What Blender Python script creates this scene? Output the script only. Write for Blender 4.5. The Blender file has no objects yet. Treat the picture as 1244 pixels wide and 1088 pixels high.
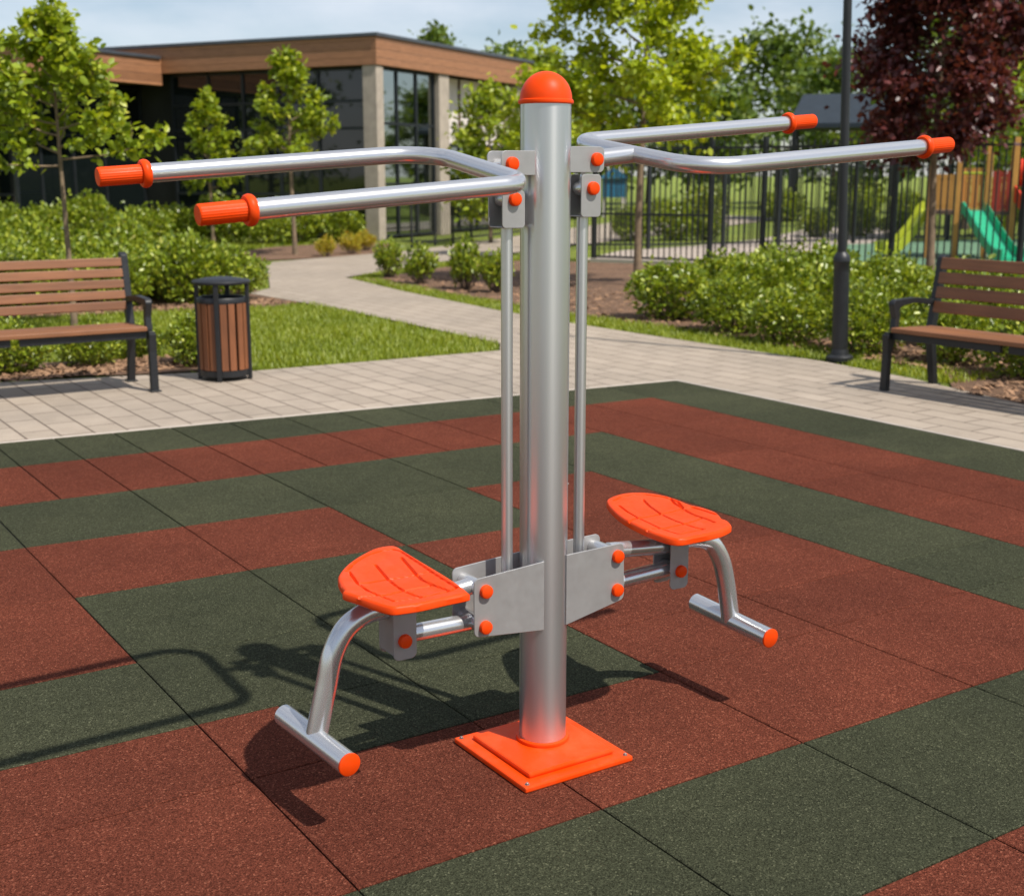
import bpy, bmesh, math, random
import numpy as np
from mathutils import Vector, Matrix, geometry
R = math.radians
rng = np.random.default_rng(7)
random.seed(7)
scene = bpy.context.scene
col = scene.collection

# ------------------------------------------------------------------ helpers
class MB:
    """collects shapes and links them as ONE mesh object"""
    def __init__(s): s.v = []; s.f = []; s.m = []; s.sm = []
    def add(s, vs, fs, mi=0, smooth=False):
        o = len(s.v); s.v += [tuple(map(float, p)) for p in vs]
        for f in fs:
            s.f.append([i + o for i in f]); s.m.append(mi); s.sm.append(smooth)
        return s
    def box(s, x0, x1, y0, y1, z0, z1, mi=0):
        vs = [(x0,y0,z0),(x1,y0,z0),(x1,y1,z0),(x0,y1,z0),(x0,y0,z1),(x1,y0,z1),(x1,y1,z1),(x0,y1,z1)]
        return s.add(vs, [(0,3,2,1),(4,5,6,7),(0,1,5,4),(1,2,6,5),(2,3,7,6),(3,0,4,7)], mi)
    def bar(s, a, b, w, t, up=(0,0,1), mi=0):
        """rectangular bar from a to b: width w sideways, thickness t along up"""
        a = Vector(a); b = Vector(b); d = (b-a).normalized(); u = Vector(up)
        sd = d.cross(u).normalized()*w/2; uu = sd.cross(d).normalized()*t/2
        vs = [a-sd-uu, a+sd-uu, a+sd+uu, a-sd+uu, b-sd-uu, b+sd-uu, b+sd+uu, b-sd+uu]
        return s.add(vs, [(0,1,2,3),(4,7,6,5),(0,4,5,1),(1,5,6,2),(2,6,7,3),(3,7,4,0)], mi)
    def tube(s, path, r, n=16, caps=True, mi=0):
        P = [Vector(p) for p in path]; k = len(P)
        rs = r if hasattr(r, '__len__') else [r]*k
        T = [(P[min(i+1,k-1)]-P[max(i-1,0)]).normalized() for i in range(k)]
        ref = Vector((0,0,1)) if abs(T[0].z) < .9 else Vector((1,0,0))
        nrm = T[0].cross(ref).normalized(); vs = []
        for i in range(k):
            nrm = (nrm - T[i]*nrm.dot(T[i])).normalized(); bn = T[i].cross(nrm)
            for j in range(n):
                a = 2*math.pi*j/n
                vs.append(P[i] + (nrm*math.cos(a)+bn*math.sin(a))*rs[i])
        fs = [(i*n+j, i*n+(j+1)%n, (i+1)*n+(j+1)%n, (i+1)*n+j) for i in range(k-1) for j in range(n)]
        s.add(vs, fs, mi, True)
        if caps:
            s.add(vs[:n], [tuple(range(n))[::-1]], mi); s.add(vs[-n:], [tuple(range(n))], mi)
        return s
    def lathe(s, prof, a, d, n=32, mi=0, smooth=True):
        """prof: list of (radius, distance along axis d from a)"""
        a = Vector(a); d = Vector(d).normalized()
        ref = Vector((0,0,1)) if abs(d.z) < .9 else Vector((1,0,0))
        x = d.cross(ref).normalized(); y = d.cross(x)
        vs = []
        for (r, h) in prof:
            for j in range(n):
                t = 2*math.pi*j/n
                vs.append(a + d*h + (x*math.cos(t)+y*math.sin(t))*max(r, 1e-5))
        fs = [(i*n+j, i*n+(j+1)%n, (i+1)*n+(j+1)%n, (i+1)*n+j) for i in range(len(prof)-1) for j in range(n)]
        s.add(vs, fs, mi, smooth)
        return s
    def prism(s, pts, axis, a, b, mi=0):
        """polygon pts (2D) extruded along axis 'x','y','z' from a to b"""
        def P(p, h):
            return {'x': (h,p[0],p[1]), 'y': (p[0],h,p[1]), 'z': (p[0],p[1],h)}[axis]
        n = len(pts); vs = [P(p,a) for p in pts] + [P(p,b) for p in pts]
        fs = [tuple(range(n))[::-1], tuple(range(n,2*n))] + [(i,(i+1)%n,n+(i+1)%n,n+i) for i in range(n)]
        return s.add(vs, fs, mi)
    def build(s, name, mats, parent=None, bevel=0, loc=None, segs=2, fix=True):
        me = bpy.data.meshes.new(name)
        me.from_pydata(s.v, [], s.f)
        mats = mats if isinstance(mats, (list, tuple)) else [mats]
        for m in mats: me.materials.append(m)
        me.polygons.foreach_set('material_index', s.m)
        me.polygons.foreach_set('use_smooth', s.sm)
        me.validate(); me.update()
        if fix:
            bm = bmesh.new(); bm.from_mesh(me)
            bmesh.ops.remove_doubles(bm, verts=bm.verts, dist=1e-5)
            bmesh.ops.recalc_face_normals(bm, faces=bm.faces)
            for e in bm.edges:
                if len(e.link_faces) == 2 and e.calc_face_angle(0) > R(38): e.smooth = False
            bm.to_mesh(me); bm.free()
        o = bpy.data.objects.new(name, me); col.objects.link(o)
        if parent: o.parent = parent
        if loc: o.location = loc
        if bevel:
            b = o.modifiers.new('bevel', 'BEVEL'); b.width = bevel; b.segments = segs
            b.limit_method = 'ANGLE'; b.angle_limit = R(35); b.harden_normals = False
        return o

def fillet(pts, rad, n=8):
    P = [Vector(p) for p in pts]; rad = rad if hasattr(rad,'__len__') else [rad]*len(P)
    out = [P[0]]
    for i in range(1, len(P)-1):
        a = (P[i-1]-P[i]).normalized(); b = (P[i+1]-P[i]).normalized()
        th = a.angle(b); t = rad[i]/math.tan(th/2)
        c = P[i] + (a+b).normalized()*(rad[i]/math.sin(th/2))
        p0 = P[i]+a*t; p1 = P[i]+b*t
        for k in range(n+1):
            u = k/n; v0 = p0-c; v1 = p1-c; w = v0.angle(v1)
            out.append(c + (v0*math.sin((1-u)*w)+v1*math.sin(u*w))/math.sin(w))
    out.append(P[-1]); return out
def spline(pts, n=6):
    P = [Vector(p) for p in pts]; Q = [P[0]*2-P[1]] + P + [P[-1]*2-P[-2]]; out = []
    for i in range(1, len(Q)-2):
        for k in range(n):
            t = k/n; p0,p1,p2,p3 = Q[i-1],Q[i],Q[i+1],Q[i+2]
            out.append(.5*((2*p1)+(-p0+p2)*t+(2*p0-5*p1+4*p2-p3)*t*t+(-p0+3*p1-3*p2+p3)*t**3))
    out.append(P[-1]); return out
def rrect(x0, x1, z0, z1, r, n=5, corners=(1,1,1,1)):
    """rounded rectangle; corners: bottom-left, bottom-right, top-right, top-left"""
    out = []
    for (cx, cz, a0, on) in ((x0,z0,180,corners[0]),(x1,z0,270,corners[1]),(x1,z1,0,corners[2]),(x0,z1,90,corners[3])):
        if not on: out.append((cx,cz)); continue
        mx = cx + (r if cx == x0 else -r); mz = cz + (r if cz == z0 else -r)
        for k in range(n+1):
            a = R(a0+90*k/n); out.append((mx+r*math.cos(a), mz+r*math.sin(a)))
    return out
def roundpoly(pts, rads, n=5):
    P = [Vector((p[0],p[1],0)) for p in pts]; k = len(P); out = []
    for i in range(k):
        r = rads[i]
        if r <= 0: out.append((P[i].x,P[i].y)); continue
        seg = fillet([P[i-1], P[i], P[(i+1)%k]], [0,r,0], n)[1:-1]
        out += [(p.x,p.y) for p in seg]
    return out

def tag(o, label, cat, group=None, kind=None):
    if label: o['label'] = label
    if cat: o['category'] = cat
    if group: o['group'] = group
    if kind: o['kind'] = kind
    return o
def thing(name, label, cat, loc=(0,0,0), rz=0, group=None):
    o = bpy.data.objects.new(name, None); col.objects.link(o)
    o.empty_display_size = .2; o.location = loc; o.rotation_euler = (0,0,rz)
    return tag(o, label, cat, group)
def struct(o, kind='structure'):
    o['kind'] = kind; return o
def dup(root, loc, rz=0, label=None, scale=1):
    r = root.copy(); col.objects.link(r); r.location = loc; r.rotation_euler = (0,0,rz)
    r.scale = (scale,)*3 if not hasattr(scale,'__len__') else scale
    if label: r['label'] = label
    for ch in list(root.children):
        c = ch.copy(); col.objects.link(c); c.parent = r
        for g in list(ch.children):
            d = g.copy(); col.objects.link(d); d.parent = c
    return r

# ------------------------------------------------------------------ materials
def newmat(name):
    m = bpy.data.materials.new(name); m.use_nodes = True
    nt = m.node_tree; b = nt.nodes['Principled BSDF']; return m, nt, b
def N(nt, t, **kw):
    n = nt.nodes.new(t)
    for k, v in kw.items():
        if k in n.inputs.keys() if isinstance(k, str) else False: n.inputs[k].default_value = v
        else: setattr(n, k, v)
    return n
def noise(nt, scale, detail=4, rough=.6, coord='Object', stretch=None):
    tc = nt.nodes.new('ShaderNodeTexCoord'); n = nt.nodes.new('ShaderNodeTexNoise')
    n.inputs['Scale'].default_value = scale; n.inputs['Detail'].default_value = detail; n.inputs['Roughness'].default_value = rough
    if stretch:
        mp = nt.nodes.new('ShaderNodeMapping'); mp.inputs['Scale'].default_value = stretch
        nt.links.new(tc.outputs[coord], mp.inputs['Vector']); nt.links.new(mp.outputs[0], n.inputs['Vector'])
    else: nt.links.new(tc.outputs[coord], n.inputs['Vector'])
    return n.outputs['Fac']
def ramp(nt, fac, stops):
    r = nt.nodes.new('ShaderNodeValToRGB'); e = r.color_ramp.elements
    while len(e) < len(stops): e.new(.5)
    for i, (p, c) in enumerate(stops): e[i].position = p; e[i].color = (*c, 1)
    nt.links.new(fac, r.inputs['Fac']); return r.outputs['Color']
def mixc(nt, fac, a, b, mode='MIX'):
    m = nt.nodes.new('ShaderNodeMix'); m.data_type = 'RGBA'; m.blend_type = mode
    for sock, v in ((m.inputs[0], fac), (m.inputs[6], a), (m.inputs[7], b)):
        if hasattr(v, 'is_linked'): nt.links.new(v, sock)
        elif hasattr(v, '__len__'): sock.default_value = (*v, 1)
        else: sock.default_value = v
    return m.outputs[2]
def bump(nt, b, h, strength=.3, dist=.01, prev=None):
    bp = nt.nodes.new('ShaderNodeBump'); bp.inputs['Strength'].default_value = strength; bp.inputs['Distance'].default_value = dist
    nt.links.new(h, bp.inputs['Height'])
    if prev: nt.links.new(prev, bp.inputs['Normal'])
    nt.links.new(bp.outputs[0], b.inputs['Normal']); return bp.outputs[0]
def simple(name, c, rough=.5, metal=0., var=.12, scale=6, bs=0, bscale=80, coat=0):
    m, nt, b = newmat(name)
    f = noise(nt, scale, 5)
    lo = tuple(x*(1-var) for x in c); hi = tuple(min(1,x*(1+var)) for x in c)
    nt.links.new(ramp(nt, f, [(.3,lo),(.7,hi)]), b.inputs['Base Color'])
    b.inputs['Metallic'].default_value = metal
    rr = ramp(nt, noise(nt, scale*4, 3), [(.3,(rough*.85,)*3),(.7,(min(1,rough*1.15),)*3)])
    nt.links.new(rr, b.inputs['Roughness'])
    if coat: b.inputs['Coat Weight'].default_value = coat; b.inputs['Coat Roughness'].default_value = .1
    if bs: bump(nt, b, noise(nt, bscale, 3), bs, .002)
    return m

M = {}
def orange(name, c, rough, dust):
    m, nt, b = newmat(name)
    d = ramp(nt, noise(nt, 7, 6, .7), [(.45,(0,0,0)),(.8,(dust,)*3)])
    cc = ramp(nt, noise(nt, 3, 3), [(.3,tuple(x*.93 for x in c)),(.7,tuple(x*1.05 for x in c))])
    nt.links.new(mixc(nt, d, cc, (.42,.17,.08)), b.inputs['Base Color'])
    nt.links.new(ramp(nt, noise(nt, 11, 6, .7), [(.3,(rough*.8,)*3),(.75,(rough*1.35,)*3)]), b.inputs['Roughness'])
    b.inputs['Specular IOR Level'].default_value = .14
    bump(nt, b, noise(nt, 260, 3), .05, .001); return m
M['orange'] = orange('orange_plastic', (.76,.055,.002), .42, .12)
M['orange_paint'] = orange('orange_paint', (.75,.055,.002), .42, .35)
def steel():
    m, nt, b = newmat('silver_coated_steel')
    f = noise(nt, 1.5, 2, .5)
    nt.links.new(ramp(nt, f, [(.3,(.60,.605,.615)),(.7,(.645,.65,.655))]), b.inputs['Base Color'])
    b.inputs['Metallic'].default_value = .80; b.inputs['Roughness'].default_value = .24
    return m
M['steel'] = steel()
def brushed():
    m = M['steel'].copy(); m.name = 'brushed_post_steel'; nt = m.node_tree; b = nt.nodes['Principled BSDF']
    tg = nt.nodes.new('ShaderNodeTangent'); tg.direction_type = 'RADIAL'; tg.axis = 'Z'
    nt.links.new(tg.outputs[0], b.inputs['Tangent'])
    b.inputs['Metallic'].default_value = .9; b.inputs['Anisotropic'].default_value = .72; b.inputs['Anisotropic Rotation'].default_value = .25; b.inputs['Roughness'].default_value = .30
    return m
M['brushed'] = brushed()
M['plate'] = simple('grey_coated_plate', (.36,.355,.35), .42, .45, .06, 14, .05, 500)
M['bolt'] = simple('dull_bolt_steel', (.30,.26,.24), .5, .8, .2, 40)
M['black_metal'] = simple('charcoal_painted_metal', (.011,.012,.014), .46, .0, .2, 10, .08, 150)
M['fence_metal'] = simple('black_fence_paint', (.012,.014,.016), .45, 0, .2, 8)
def wood(name, c, axis, var=.3):
    m, nt, b = newmat(name)
    st = [14,14,14]; st['xyz'.index(axis)] = .8
    f = noise(nt, 3.5, 7, .65, stretch=tuple(st)); g = noise(nt, 1.7, 3)
    c1 = ramp(nt, f, [(.25,tuple(x*(1-var) for x in c)),(.5,c),(.75,tuple(x*(1+var*.8) for x in c))])
    c2 = ramp(nt, g, [(.3,(.8,.8,.8)),(.7,(1.12,1.1,1.06))])
    oi = nt.nodes.new('ShaderNodeObjectInfo')
    c3 = ramp(nt, oi.outputs['Random'], [(0,(.86,.86,.86)),(1,(1.1,1.1,1.1))])
    nt.links.new(mixc(nt, 1, mixc(nt, 1, c1, c2, 'MULTIPLY'), c3, 'MULTIPLY'), b.inputs['Base Color'])
    b.inputs['Roughness'].default_value = .55
    bump(nt, b, f, .25, .004); return m
M['wood_x'] = wood('oiled_wood_slats', (.225,.092,.038), 'x')
M['wood_y'] = wood('dark_oiled_wood_slats', (.145,.062,.030), 'y')
M['wood_z'] = wood('bin_wood', (.215,.076,.028), 'z')
M['play_wood'] = wood('playground_timber', (.56,.27,.065), 'z', .2)

def rubber(name, c, c2):
    m, nt, b = newmat(name)
    tc = nt.nodes.new('ShaderNodeTexCoord')
    v = nt.nodes.new('ShaderNodeTexVoronoi'); v.inputs['Scale'].default_value = 230; nt.links.new(tc.outputs['Object'], v.inputs['Vector'])
    f1 = noise(nt, 260, 3, .7); f2 = noise(nt, 1.3, 5, .6); f3 = noise(nt, 9, 5, .7)
    gr = nt.nodes.new('ShaderNodeSeparateColor'); nt.links.new(v.outputs['Color'], gr.inputs[0])
    a = ramp(nt, gr.outputs[0], [(0,tuple(x*.55 for x in c)),(.45,c),(.90,tuple(x*1.22 for x in c)),(1,tuple((x*1.4+y*.35) for x,y in zip(c,c2)))])
    d = mixc(nt, 1, a, ramp(nt, f1, [(.32,(.42,)*3),(.68,(1.38,)*3)]), 'MULTIPLY')
    d = mixc(nt, 1, d, ramp(nt, f2, [(.28,(.80,.81,.83)),(.72,(1.14,1.12,1.1))]), 'MULTIPLY')
    d = mixc(nt, 1, d, ramp(nt, f3, [(.3,(.9,)*3),(.75,(1.08,)*3)]), 'MULTIPLY')
    tn = nt.nodes.new('ShaderNodeAttribute'); tn.attribute_name = 'tint'
    d = mixc(nt, 1, d, ramp(nt, tn.outputs['Fac'], [(0,(.92,.925,.93)),(1,(1.08,1.07,1.06))]), 'MULTIPLY')
    nt.links.new(d, b.inputs['Base Color']); b.inputs['Roughness'].default_value = .85
    b.inputs['Specular IOR Level'].default_value = .04
    p = bump(nt, b, f1, .9, .006); bump(nt, b, v.outputs['Distance'], .55, .004, p)
    return m
M['rub_red'] = rubber('red_rubber_granules', (.148,.042,.025), (.33,.15,.09))
M['rub_green'] = rubber('green_rubber_granules', (.058,.063,.037), (.16,.16,.10))
M['rub_gap'] = simple('dark_joint', (.012,.010,.009), .95)
M['rub_park'] = simple('pale_green_play_surface', (.10,.19,.11), .85, 0, .25, 2, .3, 120)

def paving():
    m, nt, b = newmat('beige_pavers')
    tc = nt.nodes.new('ShaderNodeTexCoord'); mp = nt.nodes.new('ShaderNodeMapping'); mp.inputs['Rotation'].default_value = (0,0,R(90))
    nt.links.new(tc.outputs['Object'], mp.inputs['Vector'])
    br = nt.nodes.new('ShaderNodeTexBrick'); nt.links.new(mp.outputs[0], br.inputs['Vector'])
    br.inputs['Scale'].default_value = 1; br.inputs['Brick Width'].default_value = .42; br.inputs['Row Height'].default_value = .2
    br.inputs['Mortar Size'].default_value = .0075; br.inputs['Mortar Smooth'].default_value = .3; br.offset = .5
    br.inputs['Color1'].default_value = (.325,.272,.215,1); br.inputs['Color2'].default_value = (.366,.307,.245,1); br.inputs['Mortar'].default_value = (.115,.085,.062,1)
    f = noise(nt, 90, 4, .7); g = noise(nt, .7, 5, .6); h = noise(nt, 5, 5, .65)
    c = mixc(nt, 1, br.outputs['Color'], ramp(nt, f, [(.3,(.84,)*3),(.7,(1.1,)*3)]), 'MULTIPLY')
    c = mixc(nt, 1, c, ramp(nt, g, [(.3,(.86,.86,.86)),(.7,(1.08,1.07,1.06))]), 'MULTIPLY')
    c = mixc(nt, 1, c, ramp(nt, h, [(.3,(.90,.89,.88)),(.7,(1.06,1.06,1.06))]), 'MULTIPLY')
    nt.links.new(c, b.inputs['Base Color']); b.inputs['Roughness'].default_value = .8
    p = bump(nt, b, f, .15, .004)
    inv = nt.nodes.new('ShaderNodeMath'); inv.operation = 'SUBTRACT'; inv.inputs[0].default_value = 1; nt.links.new(br.outputs['Fac'], inv.inputs[1])
    bump(nt, b, inv.outputs[0], .5, .006, p); return m
M['paving'] = paving()
M['kerb'] = simple('pale_edging_stone', (.42,.365,.31), .75, 0, .1, 8, .2, 150)
M['conc'] = simple('pale_concrete_path', (.36,.30,.25), .85, 0, .12, 2.5, .2, 60)
def mulch():
    m, nt, b = newmat('bark_mulch')
    f = noise(nt, 28, 6, .75); g = noise(nt, 1.5, 4)
    c = ramp(nt, f, [(.25,(.055,.03,.018)),(.5,(.19,.105,.06)),(.72,(.40,.25,.155))])
    c = mixc(nt, 1, c, ramp(nt, g, [(.3,(.75,)*3),(.7,(1.1,)*3)]), 'MULTIPLY')
    nt.links.new(c, b.inputs['Base Color']); b.inputs['Roughness'].default_value = .95
    bump(nt, b, f, 1, .04); return m
M['mulch'] = mulch()
def turf():
    m, nt, b = newmat('mown_turf')
    f = noise(nt, 40, 5, .75); g = noise(nt, .5, 5, .6)
    c = ramp(nt, f, [(.25,(.08,.115,.010)),(.55,(.20,.26,.024)),(.8,(.31,.36,.06))])
    c = mixc(nt, 1, c, ramp(nt, g, [(.3,(.75,.8,.7)),(.7,(1.2,1.1,1.05))]), 'MULTIPLY')
    nt.links.new(c, b.inputs['Base Color']); b.inputs['Roughness'].default_value = .9
    bump(nt, b, f, 1, .05); return m
M['turf'] = turf()
def leafmat(name, stops, trans=.35, rough=.42, spec=.5):
    m, nt, b = newmat(name)
    a = nt.nodes.new('ShaderNodeAttribute'); a.attribute_name = 'tint'
    c = ramp(nt, a.outputs['Fac'], stops)
    nt.links.new(c, b.inputs['Base Color']); b.inputs['Roughness'].default_value = rough; b.inputs['Specular IOR Level'].default_value = spec
    t = nt.nodes.new('ShaderNodeBsdfTranslucent'); nt.links.new(mixc(nt, 1, c, (1.5,1.35,.6), 'MULTIPLY'), t.inputs['Color'])
    mx = nt.nodes.new('ShaderNodeMixShader'); mx.inputs[0].default_value = trans
    nt.links.new(b.outputs[0], mx.inputs[1]); nt.links.new(t.outputs[0], mx.inputs[2])
    nt.links.new(mx.outputs[0], nt.nodes['Material Output'].inputs['Surface']); return m
M['leaf_young'] = leafmat('young_tree_leaf', [(0,(.06,.11,.006)),(.5,(.27,.355,.018)),(.88,(.46,.50,.05)),(1,(.46,.36,.06))], .36)
M['leaf_lime'] = leafmat('lime_tree_leaf', [(0,(.13,.20,.007)),(.5,(.37,.46,.02)),(1,(.55,.58,.05))], .45)
M['leaf_purple'] = leafmat('purple_maple_leaf', [(0,(.045,.011,.012)),(.55,(.11,.026,.026)),(1,(.23,.07,.065))], .3, .4, .5)
M['leaf_shrub'] = leafmat('shrub_leaf', [(0,(.045,.085,.004)),(.5,(.215,.285,.015)),(.9,(.46,.50,.055)),(1,(.48,.44,.15))], .24, .38, .6)
M['leaf_gold'] = leafmat('golden_shrub_leaf', [(0,(.22,.24,.015)),(.6,(.48,.40,.03)),(1,(.55,.24,.04))], .35)
M['leaf_far'] = leafmat('mature_tree_leaf', [(0,(.05,.095,.013)),(.5,(.125,.19,.026)),(1,(.23,.28,.055))], .3)
M['grass_blade'] = leafmat('grass_blade', [(0,(.13,.18,.012)),(.5,(.25,.31,.022)),(1,(.38,.40,.07))], .42, .5)
M['bark'] = simple('young_bark', (.19,.135,.085), .9, 0, .35, 12, .6, 60)
M['bark_dark'] = simple('dark_bark', (.10,.07,.05), .9, 0, .35, 12, .6, 60)

# ------------------------------------------------------------------ world, sun, camera
SH = Vector((-.22,.65))                                   # shadow offset per metre of height
sun_to = Vector((-SH.x, -SH.y, 1)).normalized()           # towards the sun
sl = bpy.data.lights.new('sun', 'SUN'); sl.energy = 4.7; sl.angle = R(.8); sl.color = (1,.94,.85)
so = bpy.data.objects.new('sun', sl); col.objects.link(so)
so.rotation_euler = (-sun_to).to_track_quat('-Z','Y').to_euler(); so.location = (3,-5,12)
w = bpy.data.worlds.new('World'); scene.world = w; w.use_nodes = True
nt = w.node_tree; bg = nt.nodes['Background']
sky = nt.nodes.new('ShaderNodeTexSky'); sky.sky_type = 'NISHITA'; sky.sun_disc = False
sky.sun_elevation = math.asin(sun_to.z); sky.sun_rotation = math.atan2(sun_to.x, sun_to.y)
sky.air_density = 1.0; sky.dust_density = .5; sky.ozone_density = 2.6
tc = nt.nodes.new('ShaderNodeTexCoord'); mp = nt.nodes.new('ShaderNodeMapping'); mp.inputs['Scale'].default_value = (1,1,3.2)
nt.links.new(tc.outputs['Generated'], mp.inputs['Vector'])
cn = nt.nodes.new('ShaderNodeTexNoise'); cn.inputs['Scale'].default_value = 3.6; cn.inputs['Detail'].default_value = 8; cn.inputs['Roughness'].default_value = .55
nt.links.new(mp.outputs[0], cn.inputs['Vector'])
cf = ramp(nt, cn.outputs['Fac'], [(.38,(.12,.12,.12)),(.74,(.8,.8,.8))])
cl = mixc(nt, cf, sky.outputs[0], (9.3,9.5,10.2))
nt.links.new(cl, bg.inputs['Color']); bg.inputs['Strength'].default_value = .088

AZ = R(57.1); CAM = Vector((-1.86825,-2.73247,1.55))
cd = bpy.data.cameras.new('camera'); cam = bpy.data.objects.new('camera', cd); col.objects.link(cam)
cam.location = CAM
fw = Vector((math.cos(AZ)*math.cos(R(12)), math.sin(AZ)*math.cos(R(12)), -math.sin(R(12))))
cam.rotation_euler = fw.to_track_quat('-Z','Y').to_euler()
cd.sensor_width = 36; cd.lens = 36*1560/1244; cd.clip_end = 2000; cd.clip_start = .05
cd.dof.use_dof = True; cd.dof.focus_distance = 3.5; cd.dof.aperture_fstop = 4.5
scene.camera = cam
scene.view_settings.view_transform = 'Standard'; scene.view_settings.look = 'None'
scene.view_settings.exposure = .29; scene.view_settings.gamma = 1

# ------------------------------------------------------------------ ground sheets
def sheet(name, polys, z, mat):
    b = MB()
    for p in polys:
        b.add([(x,y,z) for x,y in p], [tuple(range(len(p)))])
    o = b.build(name, mat, fix=False)
    bm = bmesh.new(); bm.from_mesh(o.data)
    bmesh.ops.triangulate(bm, faces=bm.faces); bmesh.ops.recalc_face_normals(bm, faces=bm.faces)
    for f in bm.faces:
        if f.normal.z < 0: f.normal_flip()
    bm.to_mesh(o.data); bm.free()
    return struct(o)
sheet('ground', [[(-900,-900),(900,-900),(900,900),(-900,900)]], -.035, M['turf'])
# paving: the strip round the mat, then the path between the lawn and the long bed and round behind it
LAWN_R = [(4.35,7.08),(4.62,7.5),(4.74,11.1),(4.6,13.8),(5.15,14.4),(6.27,17.2),(7.17,19.5),(8.77,20.3),(10.88,21.2),(15.67,24.9),(19,27.6),(32,38)]
BED_L = [(5.6,-6),(5.9,2.7),(6.2,4.0),(6.30,5.03),(6.24,6.5),(6.18,8.43),(6.24,10.2),(6.5,13),(6.89,15.6),(9.79,17.9),(12.15,19.3),(17,22.2),(34,33)]
sheet('paving', [[(-9,-9),(5.6,-9)] + BED_L + LAWN_R[::-1] + [(1.97,7.12),(1.5,7.3),(.14,7.62),(-9,8.6)]], -.012, M['paving'])
# rubber mat: lattice of tiles
def lin(p, q):
    b = (q[1]-p[1])/(q[0]-p[0]); return (p[1]-b*p[0], b)
o_ = (.042,.062)
sh = lambda p: (p[0]+o_[0], p[1]+o_[1])
ROW = [lin(sh(p),sh(q)) for p,q in [((-.416,5.083),(4.516,4.745)),((-.559,4.387),(3.871,4.238)),((-.735,3.53),(2.765,3.436)),
       ((-.895,2.749),(2.097,2.60)),((-.785,1.957),(1.06,1.88)),((-.8,1.178),(2.1,1.17)),((-.8,.606),(1.4,.60)),((-.48,.195),(2,.19)),((-.8,-.437),(1.5,-.425)),((0,-1.06),(1,-1.058)),((0,-1.75),(1,-1.75)),((0,-2.45),(1,-2.45)),((0,-3.2),(1,-3.2)),((0,-4),(1,-4))]]
COLX = [x+.042 for x in (-4.4,-3.7,-2.95,-2.22,-1.5,-.793,-.115,.587,1.325,2.085,2.785,3.30,3.83,4.47)]
GREEN, RED = 1, 0
def ycut(k, x): a, b = ROW[k]; return a+b*x
def colour(x, k):
    """k = index of the row's far line"""
    if x > COLX[12]: return GREEN
    if k == 0: return GREEN
    if x > COLX[10]: return RED
    if k == 1: return RED
    if x > COLX[9]: return GREEN
    if k == 2: return GREEN
    if k == 3:
        return GREEN if COLX[7] < x < COLX[8] else RED
    if k == 4:
        return GREEN if COLX[5] < x < COLX[7] else RED
    if k == 5:
        return GREEN if x < COLX[7] else RED
    if k == 6:
        return GREEN if -.50 < x < COLX[7] else RED
    if k == 7: return RED
    if k == 8: return GREEN
    if k == 9: return RED
    return (GREEN, RED)[k % 2]
b = MB(); tint = []
zt, zb = 0.0, -.009
def tile(x0, x1, k0, k1, c, g0=.0025, g1=.0025):
    """one rubber tile with its worn, slightly dropped edges"""
    y = lambda k, x: ycut(k, x)
    e = .0035
    def quad(in_, z):
        xa, xb = x0+g0+in_, x1-g1-in_
        return [(xa,y(k1,xa)+.0022+in_,z),(xb,y(k1,xb)+.0022+in_,z),(xb,y(k0,xb)-.0022-in_,z),(xa,y(k0,xa)-.0022-in_,z)]
    vs = quad(e, zt) + quad(0, zt-.002) + quad(0, zb)
    b.add(vs, [(0,1,2,3)] + [(i+4,(i+1)%4+4,(i+1)%4,i) for i in range(4)] + [(i+8,(i+1)%4+8,(i+1)%4+4,i+4) for i in range(4)], c)
    tint.extend([random.random()]*9)
for k in range(len(ROW)-1):
    xs = list(COLX)
    if k == 6: xs.append(-.50)
    if k < 2: xs += [(COLX[i]+COLX[i+1])/2 for i in range(0,9)]
    xs.sort()
    # joints that matter: the seam between rows 6/7 is left of the post only
    for i in range(len(xs)-1):
        x0, x1 = xs[i], xs[i+1]; c = colour((x0+x1)/2, k)
        g_ = .0036 if (x1 > 2.2 or k < 3) else .0025
        tile(x0, x1, k, k+1, c, g_, g_)
mat_o = b.build('rubber_mat', [M['rub_red'], M['rub_green']], fix=False)
at = mat_o.data.attributes.new('tint', 'FLOAT', 'FACE'); at.data.foreach_set('value', tint)
struct(mat_o)
x0m, x1m = COLX[0], COLX[-1]
sheet('mat_underlay', [[(x0m,-4.2),(x1m,-4.2),(x1m,ycut(0,x1m)),(x0m,ycut(0,x0m))]], -.008, M['rub_gap'])
# pale edging stone round the mat
b = MB()
ya, yb = ycut(0,x0m), ycut(0,x1m)
b.prism([(x0m,ya+.003),(x1m+.035,yb+.003-.035*.0685),(x1m+.035,yb+.032),(x0m,ya+.037)], 'z', -.05, .002)
b.prism([(x1m+.003,-4.2),(x1m+.035,-4.2),(x1m+.035,yb-.004),(x1m+.003,yb-.001)], 'z', -.05, .002)
struct(b.build('edging_kerb', M['kerb'], bevel=.004))

# ------------------------------------------------------------------ the exercise machine
mach = thing('pull_down_exercise_machine', 'silver steel two-seat pull-down exercise machine with orange seats, grips and base plate', 'exercise machine')
ST, PL, OR = M['steel'], M['plate'], M['orange']
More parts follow.
